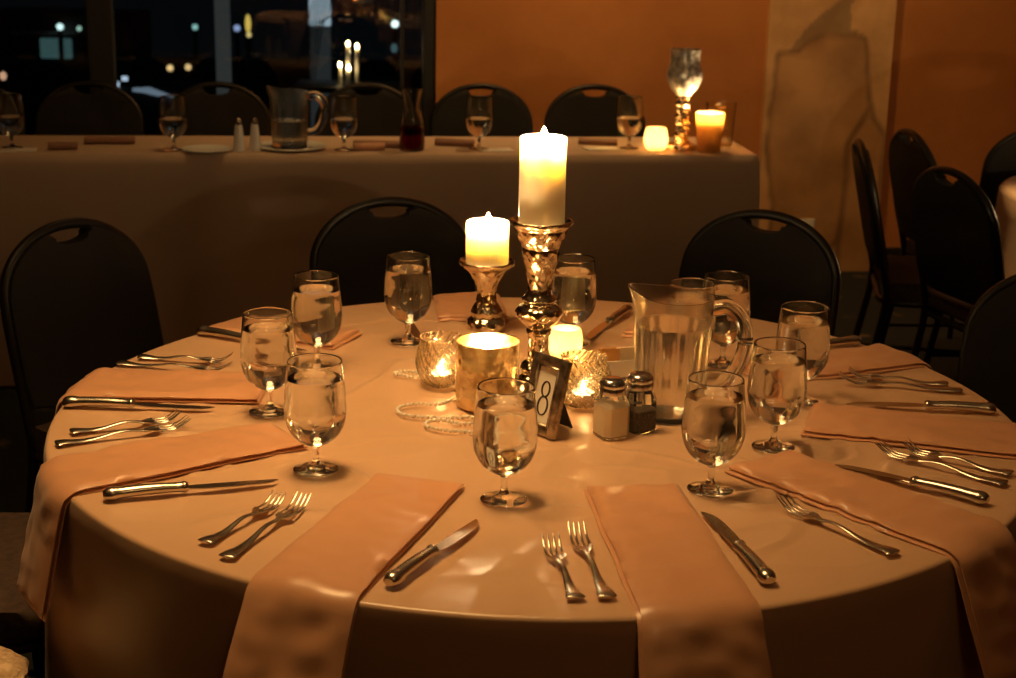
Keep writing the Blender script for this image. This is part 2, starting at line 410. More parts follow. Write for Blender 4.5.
def ztop(x, y):                              # pressed creases and soft ripples of the satin
    import mathutils
    n = mathutils.noise.noise
    wx = x + 0.03 * n(Vector((x * 7, y * 7, 2.0))); wy = y + 0.03 * n(Vector((x * 7, y * 7, 8.0)))
    a = n(Vector((wx * 5.5, wy * 4.0, 1.7))); b = n(Vector((wx * 7, wy * 11, 4.2))); m = 0.5 + n(Vector((x * 3, y * 3, 5.5)))
    r1 = max(0, 0.16 - abs(a)) / 0.16; r2 = max(0, 0.14 - abs(b)) / 0.14
    f = min(1, max(0, (R - 0.03 - math.hypot(x, y)) / 0.1))
    return f * (-0.0024 + 0.0056 * r1 ** 1.4 * max(0, m) + 0.0048 * r2 ** 1.4 * max(0, 1 - m) + 0.0008 * n(Vector((x * 15, y * 15, 3.0))))
cb = nb(); NT = 480
rad = [0.02 + (R - RHO - 0.02) * i / 150 for i in range(151)]
rings = [[cb.verts.new((0, 0, TZ))]]
for r in rad: rings.append([cb.verts.new((r * math.cos(2 * PI * k / NT), r * math.sin(2 * PI * k / NT), TZ + ztop(r * math.cos(2 * PI * k / NT), r * math.sin(2 * PI * k / NT)))) for k in range(NT)])
for i in range(1, 6):
    ph = PI / 2 * i / 5; r = R - RHO + RHO * math.sin(ph)
    rings.append([cb.verts.new((r * math.cos(2 * PI * k / NT), r * math.sin(2 * PI * k / NT), TZ - RHO + RHO * math.cos(ph))) for k in range(NT)])
for i in range(1, 40):
    d = 0.725 * (i / 39) ** 1.2
    ring = []
    for k in range(NT):
        t = 2 * PI * k / NT; r = rcloth(t, d); ring.append(cb.verts.new((r * math.cos(t), r * math.sin(t), TZ - RHO - d)))
    rings.append(ring)
for a, b in zip(rings, rings[1:]):
    for k in range(NT):
        k2 = (k + 1) % NT
        cb.faces.new((a[0], b[k], b[k2]) if len(a) == 1 else (a[k], a[k2], b[k2], b[k]))
tag(obj('tablecloth', cb, 'cloth', angle=80), 'champagne satin cloth draped to the floor over the round table', 'tablecloth')

# ---------------------------------------------------------------- satin napkins
import mathutils
NZ = mathutils.noise.noise
def napkin(inner, outer, w0, w1, length, label, thick=0.013, seed=0.0, m='napkin', skew=0.0, lean=60):
    bm = nb(); ix, iy = inner; L0 = math.hypot(outer[0] - ix, outer[1] - iy)
    d = Vector(((outer[0] - ix) / L0, (outer[1] - iy) / L0, 0)); n = Vector((-d.y, d.x, 0))
    NS, NC = 80, 16; RHN = 0.026; PHM = math.radians(lean); RR = R + 0.007 - RHN * math.sin(PHM)
    def base(s, t):                          # s along, t across (metres): point and normal on the cloth
        p = Vector((ix, iy, 0)) + n * t
        bq = p.dot(d); cq = p.length_squared - RR * RR
        srim = -bq + math.sqrt(max(bq * bq - cq, 1e-9))
        if s <= srim:
            q = p + d * s; return Vector((q.x, q.y, TZ + max(0, ztop(q.x, q.y)))), Vector((0, 0, 1)), 0
        e = s - srim; ph = min(e / RHN, PHM); q = p + d * srim; o = Vector((q.x, q.y, 0)).normalized()
        ex = max(0, e - RHN * PHM)
        pos = q + o * (RHN * math.sin(ph) + ex * math.cos(PHM)); z = TZ - RHN + RHN * math.cos(ph) - ex * math.sin(PHM)
        nrm = (o * math.sin(ph) + Vector((0, 0, math.cos(ph)))).normalized()
        drop = TZ - RHO - z
        if drop > 0:
            th = math.atan2(pos.y, pos.x); rc = max(rcloth(th + dt, drop) for dt in (-0.05, 0, 0.05)) + 0.001
            rr = math.hypot(pos.x, pos.y)
            if rr < rc: pos = Vector((pos.x * rc / rr, pos.y * rc / rr, 0))
        return Vector((pos.x, pos.y, z)), nrm, max(0, e)
    for (lo, hi, inset, s0) in ((0.0008, thick * 0.5, 0.0, 0.0), (thick * 0.5 + 0.0004, thick, 0.0022, 0.004)):
        top, bot = [], []
        for i in range(NS + 1):
            s = s0 + (length - s0 - (0.005 if inset else 0)) * i / NS; wd = w0 + (w1 - w0) * min(s / L0, 1); a, b = [], []
            for j in range(NC + 1):
                q = -1 + 2 * j / NC; wob = 0.003 * NZ(Vector((s * 9, seed, q)))
                t = q * (wd / 2 - inset) + wob + (inset * 0.8) + skew * (1 - min(s / L0, 1))
                p, nr, e = base(s, t)
                puff = 1 + (0.28 * NZ(Vector((s * 12 + seed, t * 18, seed))) + 0.25 * NZ(Vector((s * 34, t * 30 + seed, 1)))) * (1 if inset else 0.3)
                rnd = math.sqrt(max(0, 1 - abs(q) ** 10)); endr = math.sqrt(max(0, 1 - abs(2 * i / NS - 1) ** 60))
                h = lo + (hi * puff - lo) * (0.25 + 0.75 * rnd * endr)
                if h < lo + 0.0004: h = lo + 0.0004
                lift = 0.0
                a.append(bm.verts.new(p + nr * h)); b.append(bm.verts.new(p + nr * lo))
            top.append(a); bot.append(b)
        for i in range(NS):
            for j in range(NC):
                bm.faces.new((top[i][j], top[i][j + 1], top[i + 1][j + 1], top[i + 1][j])); bm.faces.new((bot[i][j], bot[i + 1][j], bot[i + 1][j + 1], bot[i][j + 1]))
            bm.faces.new((top[i][0], top[i + 1][0], bot[i + 1][0], bot[i][0])); bm.faces.new((top[i][NC], bot[i][NC], bot[i + 1][NC], top[i + 1][NC]))
        for j in range(NC):
            bm.faces.new((top[0][j], bot[0][j], bot[0][j + 1], top[0][j + 1])); bm.faces.new((top[NS][j], top[NS][j + 1], bot[NS][j + 1], bot[NS][j]))
    return tag(obj('napkin', bm, m, angle=60), label, 'napkin', 'folded satin napkins round the table')
NAP = [((-0.171, -0.332), (-0.286, -0.698), 0.133, 0.142, 0.62, 'copper satin napkin hanging off the front rim just left of the front knife'),
       ((0.124, -0.345), (0.173, -0.741), 0.133, 0.145, 0.60, 'folded copper satin napkin hanging off the rim right of the front pair of forks'),
       ((0.316, -0.224), (0.558, -0.509), 0.135, 0.142, 0.56, 'folded satin napkin running under the single fork and knife at front right'),
       ((0.424, -0.023), (0.724, -0.109), 0.150, 0.158, 0.50, 'pale folded napkin at the right rim just below a bare knife'),
       ((0.372, 0.215), (0.676, 0.362), 0.125, 0.130, 0.47, 'folded napkin at the right behind the goblets, above a pair of forks'),
       ((-0.380, -0.148), (-0.667, -0.346), 0.125, 0.148, 0.54, 'folded satin napkin hanging far off the left rim under two forks'),
       ((-0.450, 0.085), (-0.745, 0.085), 0.150, 0.158, 0.40, 'folded napkin pointing to the left rim above the lone left-hand knife'),
       ((-0.345, 0.390), (-0.580, 0.476), 0.120, 0.120, 0.34, 'folded napkin at the back left behind three goblets beside a dark knife handle'),
       ((-0.118, 0.556), (-0.138, 0.734), 0.140, 0.140, 0.33, 'dark-looking folded napkin at the back rim behind the short candle'),
       ((0.229, 0.440), (0.318, 0.721), 0.140, 0.140, 0.42, 'folded napkin at the back rim behind the clear pitcher')]
for i, (a, b, w0, w1, L, lab) in enumerate(NAP): napkin(a, b, w0, w1, L, lab, seed=i * 3.7 + 1, lean=[63, 63, 66, 70, 70, 77, 74, 74, 74, 74][i])

# ---------------------------------------------------------------- cutlery (local +x runs from handle end to tip)
def make_knife(label):
    t = thing('table_knife', label, 'knife', group='table knives')
    hp = [(0.000, 0.0060), (0.004, 0.0100), (0.012, 0.0118), (0.024, 0.0100), (0.04, 0.0095), (0.07, 0.0090), (0.1, 0.0080), (0.108, 0.0098), (0.113, 0.0075)]
    pts = smoothp([(x, 0.0, 0.0085 + 0.002 * math.sin(x / 0.113 * PI)) for x, r in hp], 4); rr = [p.y for p in smoothp([(x, r, 0) for x, r in hp], 4)]
    obj('handle', tube(nb(), pts, rr, 12, flat=[r * 0.82 for r in rr]), 'silver', t)
    bl = [(0.112, -0.006), (0.13, -0.0095), (0.165, -0.0105), (0.20, -0.0095), (0.224, -0.005), (0.237, 0.004), (0.238, 0.0062), (0.225, 0.0068), (0.17, 0.0070), (0.112, 0.006)]
    bl = [(p.x, p.y) for p in smoothp([(x, y, 0) for x, y in bl], 3)]
    bm = prism(nb(), bl, 0.0064, 0.0082, 'z', 0.0005, 1)
    for v in bm.verts: v.co.z -= 0.0042 * max(0, (v.co.x - 0.12) / 0.118)
    obj('blade', bm, 'silver', t); return t
def fork_z(x, L):                            # side curve: handle arched, bowl dips, tines rise
    u = x / L; return 0.0022 + 0.0065 * math.exp(-((u - 0.50) / 0.17) ** 2) + 0.0005 + 0.014 * max(0, (u - 0.86) / 0.14) ** 1.5 + 0.003 * math.exp(-((u - 0.05) / 0.1) ** 2)
def make_fork(name, label, L, wd, cat='fork', grp='table forks'):
    t = thing(name, label, cat, group=grp)
    hw = [(0.0, 0.005), (0.015, 0.0116), (0.05, 0.0110), (0.13, 0.0088), (0.24, 0.0064), (0.38, 0.0042), (0.52, 0.0036), (0.60, 0.0040), (0.66, 0.0055)]
    ps = smoothp([(u * L, w, 0) for u, w in hw], 5)
    obj('handle', tube(nb(), [(p.x, 0, fork_z(p.x, L)) for p in ps], [p.y for p in ps], 12, flat=[0.0012 + 0.0012 * min(1, p.y / 0.009) for p in ps]), 'silver', t)
    bm = nb()
    us = [0.64, 0.67, 0.70, 0.73, 0.77]; ws = [0.25, 0.5, 0.8, 0.95, 1.0]; rows = []
    for u, w in zip(us, ws):
        row = []
        for j in range(9):
            q = -1 + j / 4; z = fork_z(u * L, L) + 0.0022 * q * q * w
            row.append((u * L, q * wd * w, z))
        rows.append(row)
    for dz, flip in ((0.0009, False), (-0.0009, True)):
        g = [[bm.verts.new((x, y, z + dz)) for x, y, z in r] for r in rows]
        for a, b in zip(g, g[1:]):
            for j in range(8): bm.faces.new((a[j], b[j], b[j + 1], a[j + 1]))
        if not flip: g0 = g
    for side in (0, 8):
        for a, b, c, e in zip(g0, g0[1:], g, g[1:]): bm.faces.new((a[side], b[side], e[side], c[side]))
    for r in (0, -1):
        for j in range(8): bm.faces.new((g0[r][j], g0[r][j + 1], g[r][j + 1], g[r][j]))
    for k in range(4):
        q = (-0.84 + 0.56 * k); y = q * wd
        pts = [(u * L, y * (1 - 0.04 * (u - 0.76) / 0.24), fork_z(u * L, L) + 0.0022 * q * q) for u in (0.755, 0.80, 0.86, 0.92, 0.97, 1.0)]
        tube(bm, pts, [wd * 0.17, wd * 0.15, wd * 0.145, wd * 0.13, wd * 0.10, wd * 0.04], 8, flat=[0.001, 0.001, 0.001, 0.0009, 0.0008, 0.0004])
    obj('tines', bm, 'silver', t); return t
KN = [((-0.187, -0.679), (-0.080, -0.467), 'front table knife lying just left below the front goblet'),
      ((0.268, -0.651), (0.216, -0.422), 'table knife at front right, beside the napkin right of the two front forks'),
      ((0.611, -0.367), (0.421, -0.225), 'table knife lying on a napkin at the right, pointing up-left below two forks'),
      ((0.741, 0.046), (0.504, 0.068), 'table knife at the right rim along the upper edge of the pale napkin'),
      ((0.604, 0.454), (0.400, 0.340), 'table knife at the back right, only its handle end showing past a goblet'),
      ((-0.591, -0.415), (-0.356, -0.340), 'table knife at front left, below the long hanging napkin'),
      ((-0.754, -0.015), (-0.522, -0.026), 'table knife at the far left rim between napkin and forks'),
      ((-0.626, 0.432), (-0.420, 0.315), 'dark-looking table knife at the back left rim, half hidden by a goblet'),
      ((0.187, 0.662), (0.098, 0.440), 'table knife at the back rim left of the pitcher'),
      ((-0.268, 0.640), (-0.215, 0.410), 'table knife at the back behind the goblet left of the short candle')]
k0 = make_knife(KN[0][2])
for i, kn in enumerate(KN):
    p, q, lab = kn[:3]; p = (p[0], p[1] - 0.014); q = (q[0], q[1] - 0.004); z = kn[3] if len(kn) > 3 else 0.0
    if i == 0: k0.location = (*p, TZ + 0.001); k0.rotation_euler = (0, 0, look2(p, q))
    else: dup(k0, (*p, TZ + 0.001 + z), look2(p, q), lab)
f_big = None; f_small = None
FK = [('s', (0.034, -0.713), (0.006, -0.54), 0, 'shorter left fork of the front pair'),
      ('b', (0.071, -0.709), (0.040, -0.50), 0, 'longer right fork of the front pair'),
      ('s', (-0.428, -0.569), (-0.355, -0.418), 0, 'shorter fork of the pair at front left, near the curved rim'),
      ('b', (-0.393, -0.615), (-0.318, -0.414), 0, 'longer fork of the pair at front left, beside the wide front napkin'),
      ('s', (-0.708, -0.155), (-0.563, -0.080), 0, 'upper shorter fork of the pair at the far left rim'),
      ('b', (-0.715, -0.210), (-0.530, -0.105), 0, 'lower longer fork of the pair at the far left rim'),
      ('s', (-0.699, 0.255), (-0.545, 0.242), 0, 'upper fork of the pair at the back left, above the napkin'),
      ('b', (-0.726, 0.213), (-0.535, 0.186), 0, 'lower fork of the pair at the back left, nearest the napkin'),
      ('b', (0.442, -0.560), (0.325, -0.392), 0, 'single fork at front right below a napkin edge'),
      ('s', (0.680, -0.257), (0.552, -0.155), 0, 'upper fork of the crossed pair at the right, under the pale napkin'),
      ('b', (0.659, -0.299), (0.508, -0.163), 0, 'lower fork of the crossed pair at the right, above a knife'),
      ('s', (0.703, 0.187), (0.540, 0.228), 0, 'upper fork of the pair at the back right rim'),
      ('b', (0.717, 0.148), (0.522, 0.196), 0, 'lower fork of the pair at the back right rim'),
      ('b', (0.012, 0.700), (0.000, 0.500), 0, 'fork at the back rim between the two candle holders')]
for s, p, q, z, lab in FK:
    p = (p[0], p[1] - 0.006); q = (q[0], q[1] - 0.008)
    if s == 'b':
        if f_big is None: f_big = make_fork('dinner_fork', lab, 0.205, 0.0125); o = f_big
        else: o = dup(f_big, (0, 0, 0), 0, lab)
    else:
        if f_small is None: f_small = make_fork('salad_fork', lab, 0.168, 0.0125); o = f_small
        else: o = dup(f_small, (0, 0, 0), 0, lab)
    o.location = (*p, TZ + 0.001 + z); o.rotation_euler = (0, 0, look2(p, q))

# ---------------------------------------------------------------- water goblets
def make_goblet(label, group, level=0.143):
    t = thing('water_goblet', label, 'goblet', group=group)
    out = sp([(0.0045, 0.0365), (0.012, 0.040), (0.024, 0.0475), (0.034, 0.058), (0.041, 0.073), (0.0440, 0.091), (0.0437, 0.108), (0.0423, 0.130), (0.0402, 0.152), (0.0385, 0.170)], 4)
    inn = sp([(0.0, 0.0435), (0.010, 0.0445), (0.0215, 0.0505), (0.0315, 0.060), (0.0388, 0.074), (0.0420, 0.091), (0.0418, 0.108), (0.0405, 0.130), (0.0385, 0.152), (0.0369, 0.1695)], 4)
    prof = [(0.0, 0.0360)] + out + [(0.0379, 0.1708)] + inn[::-1]
    obj('bowl', lathe(nb(), prof, 48), 'bowlglass', t)
    obj('stem', lathe(nb(), [(0, 0.0095)] + sp([(0.0075, 0.0100), (0.0050, 0.015), (0.0045, 0.022), (0.0052, 0.030), (0.0056, 0.0355)], 4) + [(0, 0.0358)], 24), 'glass', t)
    obj('foot', lathe(nb(), [(0, 0.0)] + [(0.031, 0.0), (0.0325, 0.0012), (0.031, 0.0026)] + sp([(0.024, 0.0040), (0.014, 0.0062), (0.008, 0.0092)], 4) + [(0, 0.0093)], 48), 'glass', t)
    w = [(0.0, 0.0431)] + [(r + 0.0004, z - 0.0002) for r, z in inn if r > 0.001 and z < level]
    rtop = w[-1][0]
    obj('water', lathe(nb(), w + [(rtop - 0.0008, level + 0.0010), (rtop - 0.003, level + 0.0002), (0, level)], 48), 'water', t)
    return t
GB = [((-0.383, 0.230), 'water goblet at the back left, behind two other goblets and before the dark chair gap'),
      ((-0.236, 0.398), 'water goblet standing in front of the middle dark chair, left of the short candle'),
      ((-0.427, -0.030), 'water goblet at the left, half behind the big front-left goblet'),
      ((-0.322, -0.290), 'big front-left water goblet beside the two forks and the knife'),
      ((-0.053, -0.393), 'front water goblet in the middle, standing before the gold candle cup'),
      ((0.235, -0.338), 'front-right water goblet in front of the pitcher'),
      ((0.352, -0.152), 'water goblet at the right just behind the front-right goblet'),
      ((0.430, 0.080), 'rearmost of the row of goblets at the right, nearest the bare rim and knife handle'),
      ((0.065, 0.405), 'water goblet partly behind the tall candle holder'),
      ((0.330, 0.290), 'water goblet farthest behind the pitcher, its right side showing'),
      ((0.262, 0.230), 'water goblet right behind the pitcher, its rim above the pitcher handle')]
g0 = make_goblet(GB[0][1], 'water goblets on the round table'); g0.location = (*GB[0][0], TZ + 0.001); g0.scale = (1, 1, 0.95)
for i, ((x, y), lab) in enumerate(GB[1:]): dup(g0, (x, y, TZ + 0.001), 0.7 * i, lab)

# ---------------------------------------------------------------- candles
def flame_mesh(h, r):
    return lathe(nb(), [(0, 0), (r * 0.75, h * 0.12), (r, h * 0.3), (r * 0.7, h * 0.6), (r * 0.25, h * 0.88), (0, h)], 8)
def candle(name, label, loc, r, h, group=None, fl='flame', pool=0.010, fh=0.017, wall=0.006):
    t = thing(name, label, 'candle', loc, 0, group)
    prof = [(0, 0), (r - 0.001, 0), (r, 0.002), (r, h - 0.004), (r - 0.0012, h - 0.0008), (r - 0.003, h), (r - wall, h - 0.002)] + \
           sp([(r - wall - 0.003, h - pool * 0.7), (r * 0.5, h - pool), (0, h - pool * 1.05)], 4)
    obj('wax', lathe(nb(), prof, 48), 'wax', t)
    obj('wick', tube(nb(), [(0, 0, h - pool - 0.002), (0.0004, 0, h - pool + 0.006), (0.0015, 0, h - pool + 0.010)], 0.0009, 6), 'wick', t)
    f = obj('flame', flame_mesh(fh, 0.0052), fl, t); f.location = (0.0008, 0, h - pool + 0.0085)
    return t
def mirror_thing(name, label, cat, loc, parts, mname, group=None):
    t = thing(name, label, cat, loc, 0, group)
    for pname, prof in parts: obj(pname, lathe(nb(), prof, 72, fr=lambda r, z, a: r * (1 + 0.038 * math.sin(9 * a + z * 60) * math.sin(z * 240 + 1.2 * math.sin(3 * a))) if 0.004 < z else r), mname, t)
    return t
TALL = (-0.001, 0.128)
mirror_thing('candlestick', 'tall mercury-glass candlestick in the middle of the round table', 'candle holder', (*TALL, TZ + 0.001), [
    ('base', [(0, 0)] + sp([(0.050, 0.0), (0.053, 0.004), (0.046, 0.012), (0.030, 0.020), (0.026, 0.027), (0.031, 0.034), (0.026, 0.041), (0.0195, 0.046)], 5) + [(0, 0.046)]),
    ('stem', [(0, 0.045)] + sp([(0.0190, 0.045), (0.0175, 0.060), (0.0175, 0.085), (0.021, 0.091), (0.021, 0.096), (0.019, 0.101), (0.030, 0.109), (0.0385, 0.121), (0.0365, 0.132), (0.0255, 0.139), (0.029, 0.146), (0.0225, 0.155), (0.0205, 0.168), (0.0235, 0.190), (0.0285, 0.212), (0.031, 0.224), (0.029, 0.230)], 5) + [(0, 0.230)]),
    ('cup', [(0, 0.229)] + sp([(0.030, 0.229), (0.033, 0.236), (0.0415, 0.252), (0.0435, 0.260), (0.050, 0.266), (0.0515, 0.271), (0.049, 0.273), (0.043, 0.268), (0.041, 0.2645)], 5) + [(0, 0.2640)])], 'mercury').scale = (1, 1, 1.05)
candle('pillar_candle', 'tall lit ivory pillar candle on the tall candlestick', (*TALL, TZ + 0.2795), 0.0378, 0.1445)
SHORT = (-0.094, 0.505)
mirror_thing('candlestick', 'short mercury-glass candlestick left of the tall one', 'candle holder', (*SHORT, TZ + 0.001), [
    ('base', [(0, 0)] + sp([(0.036, 0.0), (0.0385, 0.006), (0.036, 0.016), (0.029, 0.024), (0.030, 0.034), (0.0245, 0.044), (0.0215, 0.050)], 5) + [(0, 0.050)]),
    ('stem', [(0, 0.049)] + sp([(0.0210, 0.049), (0.0190, 0.060), (0.0175, 0.070), (0.0190, 0.079), (0.0235, 0.091), (0.030, 0.104), (0.034, 0.110)], 5) + [(0, 0.110)]),
    ('cup', [(0, 0.109)] + sp([(0.034, 0.109), (0.039, 0.116), (0.048, 0.122), (0.053, 0.128), (0.052, 0.132), (0.048, 0.129), (0.042, 0.126)], 5) + [(0, 0.1255)])], 'mercury')
candle('pillar_candle', 'short lit ivory pillar candle on the short candlestick', (*SHORT, TZ + 0.1285), 0.0405, 0.080)

def tealight(label, loc, rr=0.018, fl='flame_small', h=0.016, group='tealights in the glass cups'):
    t = thing('tealight', label, 'candle', loc, 0, group)
    obj('cup', lathe(nb(), [(0, 0), (rr, 0), (rr + 0.0006, h), (rr - 0.0004, h), (rr - 0.0008, 0.001), (0, 0.001)], 24), 'chrome', t)
    obj('wax', lathe(nb(), [(0, 0.0012), (rr - 0.001, 0.0012), (rr - 0.001, h - 0.003), (0, h - 0.004)], 24), 'wax', t)
    obj('wick', tube(nb(), [(0, 0, h - 0.005), (0, 0, h + 0.003)], 0.0007, 6), 'wick', t)
    f = obj('flame', flame_mesh(0.020, 0.0038), fl, t); f.location = (0, 0, h + 0.002)
    return t
# gilt cylinder with a pillar candle in it
GOLD = (-0.084, 0.024)
t = thing('candle_cup', 'gold mercury-glass cylinder cup holding a glowing candle', 'candle holder', (*GOLD, TZ + 0.001))
obj('glass_wall', lathe(nb(), [(0, 0), (0.046, 0.0), (0.0500, 0.004), (0.0512, 0.02), (0.0515, 0.108), (0.0508, 0.1095), (0.0495, 0.108), (0.0488, 0.006), (0, 0.006)], 56), 'gilt', t)
candle('pillar_candle', 'low lit candle inside the gold cylinder cup', (*GOLD, TZ + 0.0075), 0.036, 0.062, pool=0.006, fl='flame_small')
# round swirl-cut globes
def swirl_globe(label, loc, rmax, h, m, ribs=17, tw=3.4):
    t = thing('votive_globe', label, 'candle holder', loc, 0)
    def fr(r, z, a): return r * (1 + 0.07 * math.sin(ribs * a + tw * ribs * 0.25 * z / h * 2.2))
    out = sp([(rmax * 0.55, 0.0), (rmax * 0.78, h * 0.10), (rmax * 0.97, h * 0.34), (rmax, h * 0.55), (rmax * 0.90, h * 0.80), (rmax * 0.78, h * 0.93), (rmax * 0.86, h)], 5)
    inn = [(r - 0.0028, max(z, 0.004)) for r, z in out]
    bm = nb(); n = 132
    lathe(bm, [(0, 0.0)] + out, n, fr=fr); 
    b2 = nb(); prof = [(0, 0.0)] + out + inn[::-1] + [(0, 0.004)]
    bm.free()
    obj('glass_wall', lathe(b2, prof, n, fr=lambda r, z, a: fr(r, z, a)), m, t)
    return t
swirl_globe('swirl-cut glass votive globe glowing left of the gold cup', (-0.163, 0.135, TZ + 0.001), 0.041, 0.084, 'ribglass')
tealight('lit tealight inside the swirl globe left of the gold cup', (-0.163, 0.135, TZ + 0.0055))
swirl_globe('swirl-cut glass votive globe glowing between the number frame and the shakers', (0.072, 0.040, TZ + 0.001), 0.043, 0.082, 'ribglass')
tealight('lit tealight inside the swirl globe by the shakers', (0.072, 0.040, TZ + 0.0055))
t = thing('votive_cup', 'small frosted cream votive cup glowing behind the tall candlestick', 'candle holder', (0.050, 0.285, TZ + 0.001))
obj('glass_wall', lathe(nb(), [(0, 0), (0.020, 0.0)] + sp([(0.024, 0.003), (0.0285, 0.02), (0.030, 0.04), (0.0285, 0.055), (0.0265, 0.062)], 4) + [(0.0245, 0.062), (0.0265, 0.04), (0.025, 0.02), (0.020, 0.004), (0, 0.004)], 40), 'frosted', t)
tealight('lit tealight inside the frosted cup behind the tall candlestick', (0.050, 0.285, TZ + 0.0055), 0.0165, fl='flame_dim')

# ---------------------------------------------------------------- pearl strands
def strand(label, path, bead=0.0034):
    pts = smoothp([(*p, 0) for p in path], 40); bm = nb(); last = None
    for p in pts:
        if last is None or (p - last).length >= bead * 2.15:
            bmesh.ops.create_uvsphere(bm, u_segments=8, v_segments=6, radius=bead, matrix=Matrix.Translation((p.x, p.y, TZ + 0.0014 + bead))); last = p
    return tag(obj('pearl_strand', bm, 'pearl'), label, 'necklace', 'pearl strands on the cloth')
strand('strand of small pearls looped on the cloth in front of the gold cup', [(-0.120, 0.090), (-0.134, 0.062), (-0.145, 0.033), (-0.165, 0.012), (-0.19, 0.014), (-0.215, 0.004), (-0.226, -0.018), (-0.214, -0.043), (-0.180, -0.054), (-0.145, -0.055),
        (-0.112, -0.050), (-0.094, -0.060), (-0.098, -0.077), (-0.125, -0.082), (-0.152, -0.066), (-0.173, -0.075), (-0.175, -0.097), (-0.150, -0.114), (-0.11, -0.122), (-0.07, -0.128), (-0.03, -0.118), (-0.012, -0.09), (-0.02, -0.05), (-0.028, -0.02)])
strand('strand of pearls by the left swirl globe, reaching left of it', [(-0.235, 0.175), (-0.215, 0.163), (-0.197, 0.168), (-0.205, 0.188), (-0.23, 0.196), (-0.245, 0.186), (-0.24, 0.172)])
strand('strand of pearls coiled round the foot of the tall candlestick', [(-0.058, 0.10), (-0.052, 0.14), (-0.03, 0.185), (0.005, 0.196), (0.045, 0.176), (0.065, 0.135), (0.055, 0.09), (0.02, 0.066), (-0.015, 0.062), (-0.03, 0.085), (-0.056, 0.098)])

# ---------------------------------------------------------------- table number frame
FW, FH = 0.080, 0.122
tf = thing('number_frame', 'small pewter picture frame with the table number 8', 'picture frame', (-0.008, -0.112, TZ + 0.001), math.radians(-50))
def tilt(bm):                                # lean back about the bottom front edge
    bm.transform(Matrix.Rotation(math.radians(-14), 4, 'X')); return bm
fm = nb()
for a, b, c, d2 in ((-FW / 2, -FW / 2 + 0.016, 0, FH), (FW / 2 - 0.016, FW / 2, 0, FH), (-FW / 2 + 0.0155, FW / 2 - 0.0155, 0, 0.016), (-FW / 2 + 0.0155, FW / 2 - 0.0155, FH - 0.016, FH)):
    box(fm, a, b, 0, 0.010, c, d2, 0.0028, 2)
i0 = 0.0145
for a, b, c, d2 in ((-FW / 2 + i0, -FW / 2 + i0 + 0.004, i0, FH - i0), (FW / 2 - i0 - 0.004, FW / 2 - i0, i0, FH - i0), (-FW / 2 + i0, FW / 2 - i0, i0, i0 + 0.004), (-FW / 2 + i0, FW / 2 - i0, FH - i0 - 0.004, FH - i0)):
    box(fm, a, b, -0.002, 0.006, c, d2, 0.0014, 1)
obj('border', tilt(fm), 'frame', tf)
cd = obj('card', tilt(box(nb(), -FW / 2 + 0.014, FW / 2 - 0.014, 0.004, 0.0055, 0.014, FH - 0.014)), 'paper', tf, False)
eg = nb()
for zc, a, b in ((0.0445, 0.0105, 0.0145), (0.0705, 0.0085, 0.0115)):
    pts = [(a * math.cos(k * PI / 16), 0.0036, zc + b * math.sin(k * PI / 16)) for k in range(32)]
    rr = [0.0010 + 0.0009 * abs(math.cos(k * PI / 16)) for k in range(32)]
    n = len(pts); ri = []
    for p, r in zip(pts, rr):
        dx, dz = p[0], p[2] - zc; l = math.hypot(dx, dz)
        ri.append([eg.verts.new((p[0] + s * r * dx / l, y, p[2] + s * r * dz / l)) for s, y in ((-1, 0.0040), (1, 0.0040), (1, 0.0034), (-1, 0.0034))])
    for k in range(n):
        for j in range(4): eg.faces.new((ri[k][j], ri[(k + 1) % n][j], ri[(k + 1) % n][(j + 1) % 4], ri[k][(j + 1) % 4]))
obj('numeral', tilt(eg), 'ink', cd)
es = nb(); prism(es, [(-0.018, 0.004), (0.018, 0.004), (0.012, 0.09), (-0.012, 0.09)], 0, 0.0025, 'y')
es.transform(Matrix.Translation((0, 0.062, -0.003)) @ Matrix.Rotation(math.radians(22), 4, 'X'))
obj('easel_back', es, 'black', tf, False)

# ---------------------------------------------------------------- salt and pepper
def shaker(name, label, loc, rz, fill, level):
    t = thing(name, label, 'shaker', loc, rz, 'salt and pepper pair')
    w = 0.0215
    def ring(r, ch, z): 
        a, b = r, r * (1 - ch); return [(a, b, z), (b, a, z), (-b, a, z), (-a, b, z), (-a, -b, z), (-b, -a, z), (b, -a, z), (a, -b, z)]
    def stack(bm, rs):
        g = [[bm.verts.new(p) for p in r] for r in rs]
        bm.faces.new(g[0]); bm.faces.new(g[-1])
        for a, b in zip(g, g[1:]):
            for k in range(8): bm.faces.new((a[k], a[(k + 1) % 8], b[(k + 1) % 8], b[k]))
        return bm
    obj('jar', stack(nb(), [ring(w - 0.002, 0.35, 0), ring(w, 0.35, 0.003), ring(w, 0.35, 0.046), ring(w * 0.86, 0.45, 0.056), ring(w * 0.78, 0.5, 0.062), ring(w * 0.78, 0.5, 0.066)]), 'glass', t, angle=20)
    zi = min(level, 0.046); rs = [ring(w - 0.0016, 0.35, 0.004), ring(w - 0.0012, 0.35, zi)]
    obj('grains', stack(nb(), rs), fill, t, angle=20)
    obj('cap', lathe(nb(), [(0, 0.0665)] + [(0.0185, 0.0630), (0.0195, 0.0640)] + [(0.0198, 0.0720), (0.0190, 0.0735), (0.0196, 0.0745)] + sp([(0.0190, 0.080), (0.0150, 0.0845), (0.008, 0.0865), (0, 0.087)], 4), 32), 'chrome', t)
    t.scale = (1.07, 1.07, 1.07)
    return t
shaker('salt_shaker', 'glass salt shaker with white salt and a metal cap', (0.109, -0.113, TZ + 0.001), 0.5, 'salt', 0.046)
shaker('pepper_shaker', 'glass pepper shaker with dark pepper behind the salt shaker', (0.153, -0.083, TZ + 0.001), 0.6, 'pepper', 0.033)

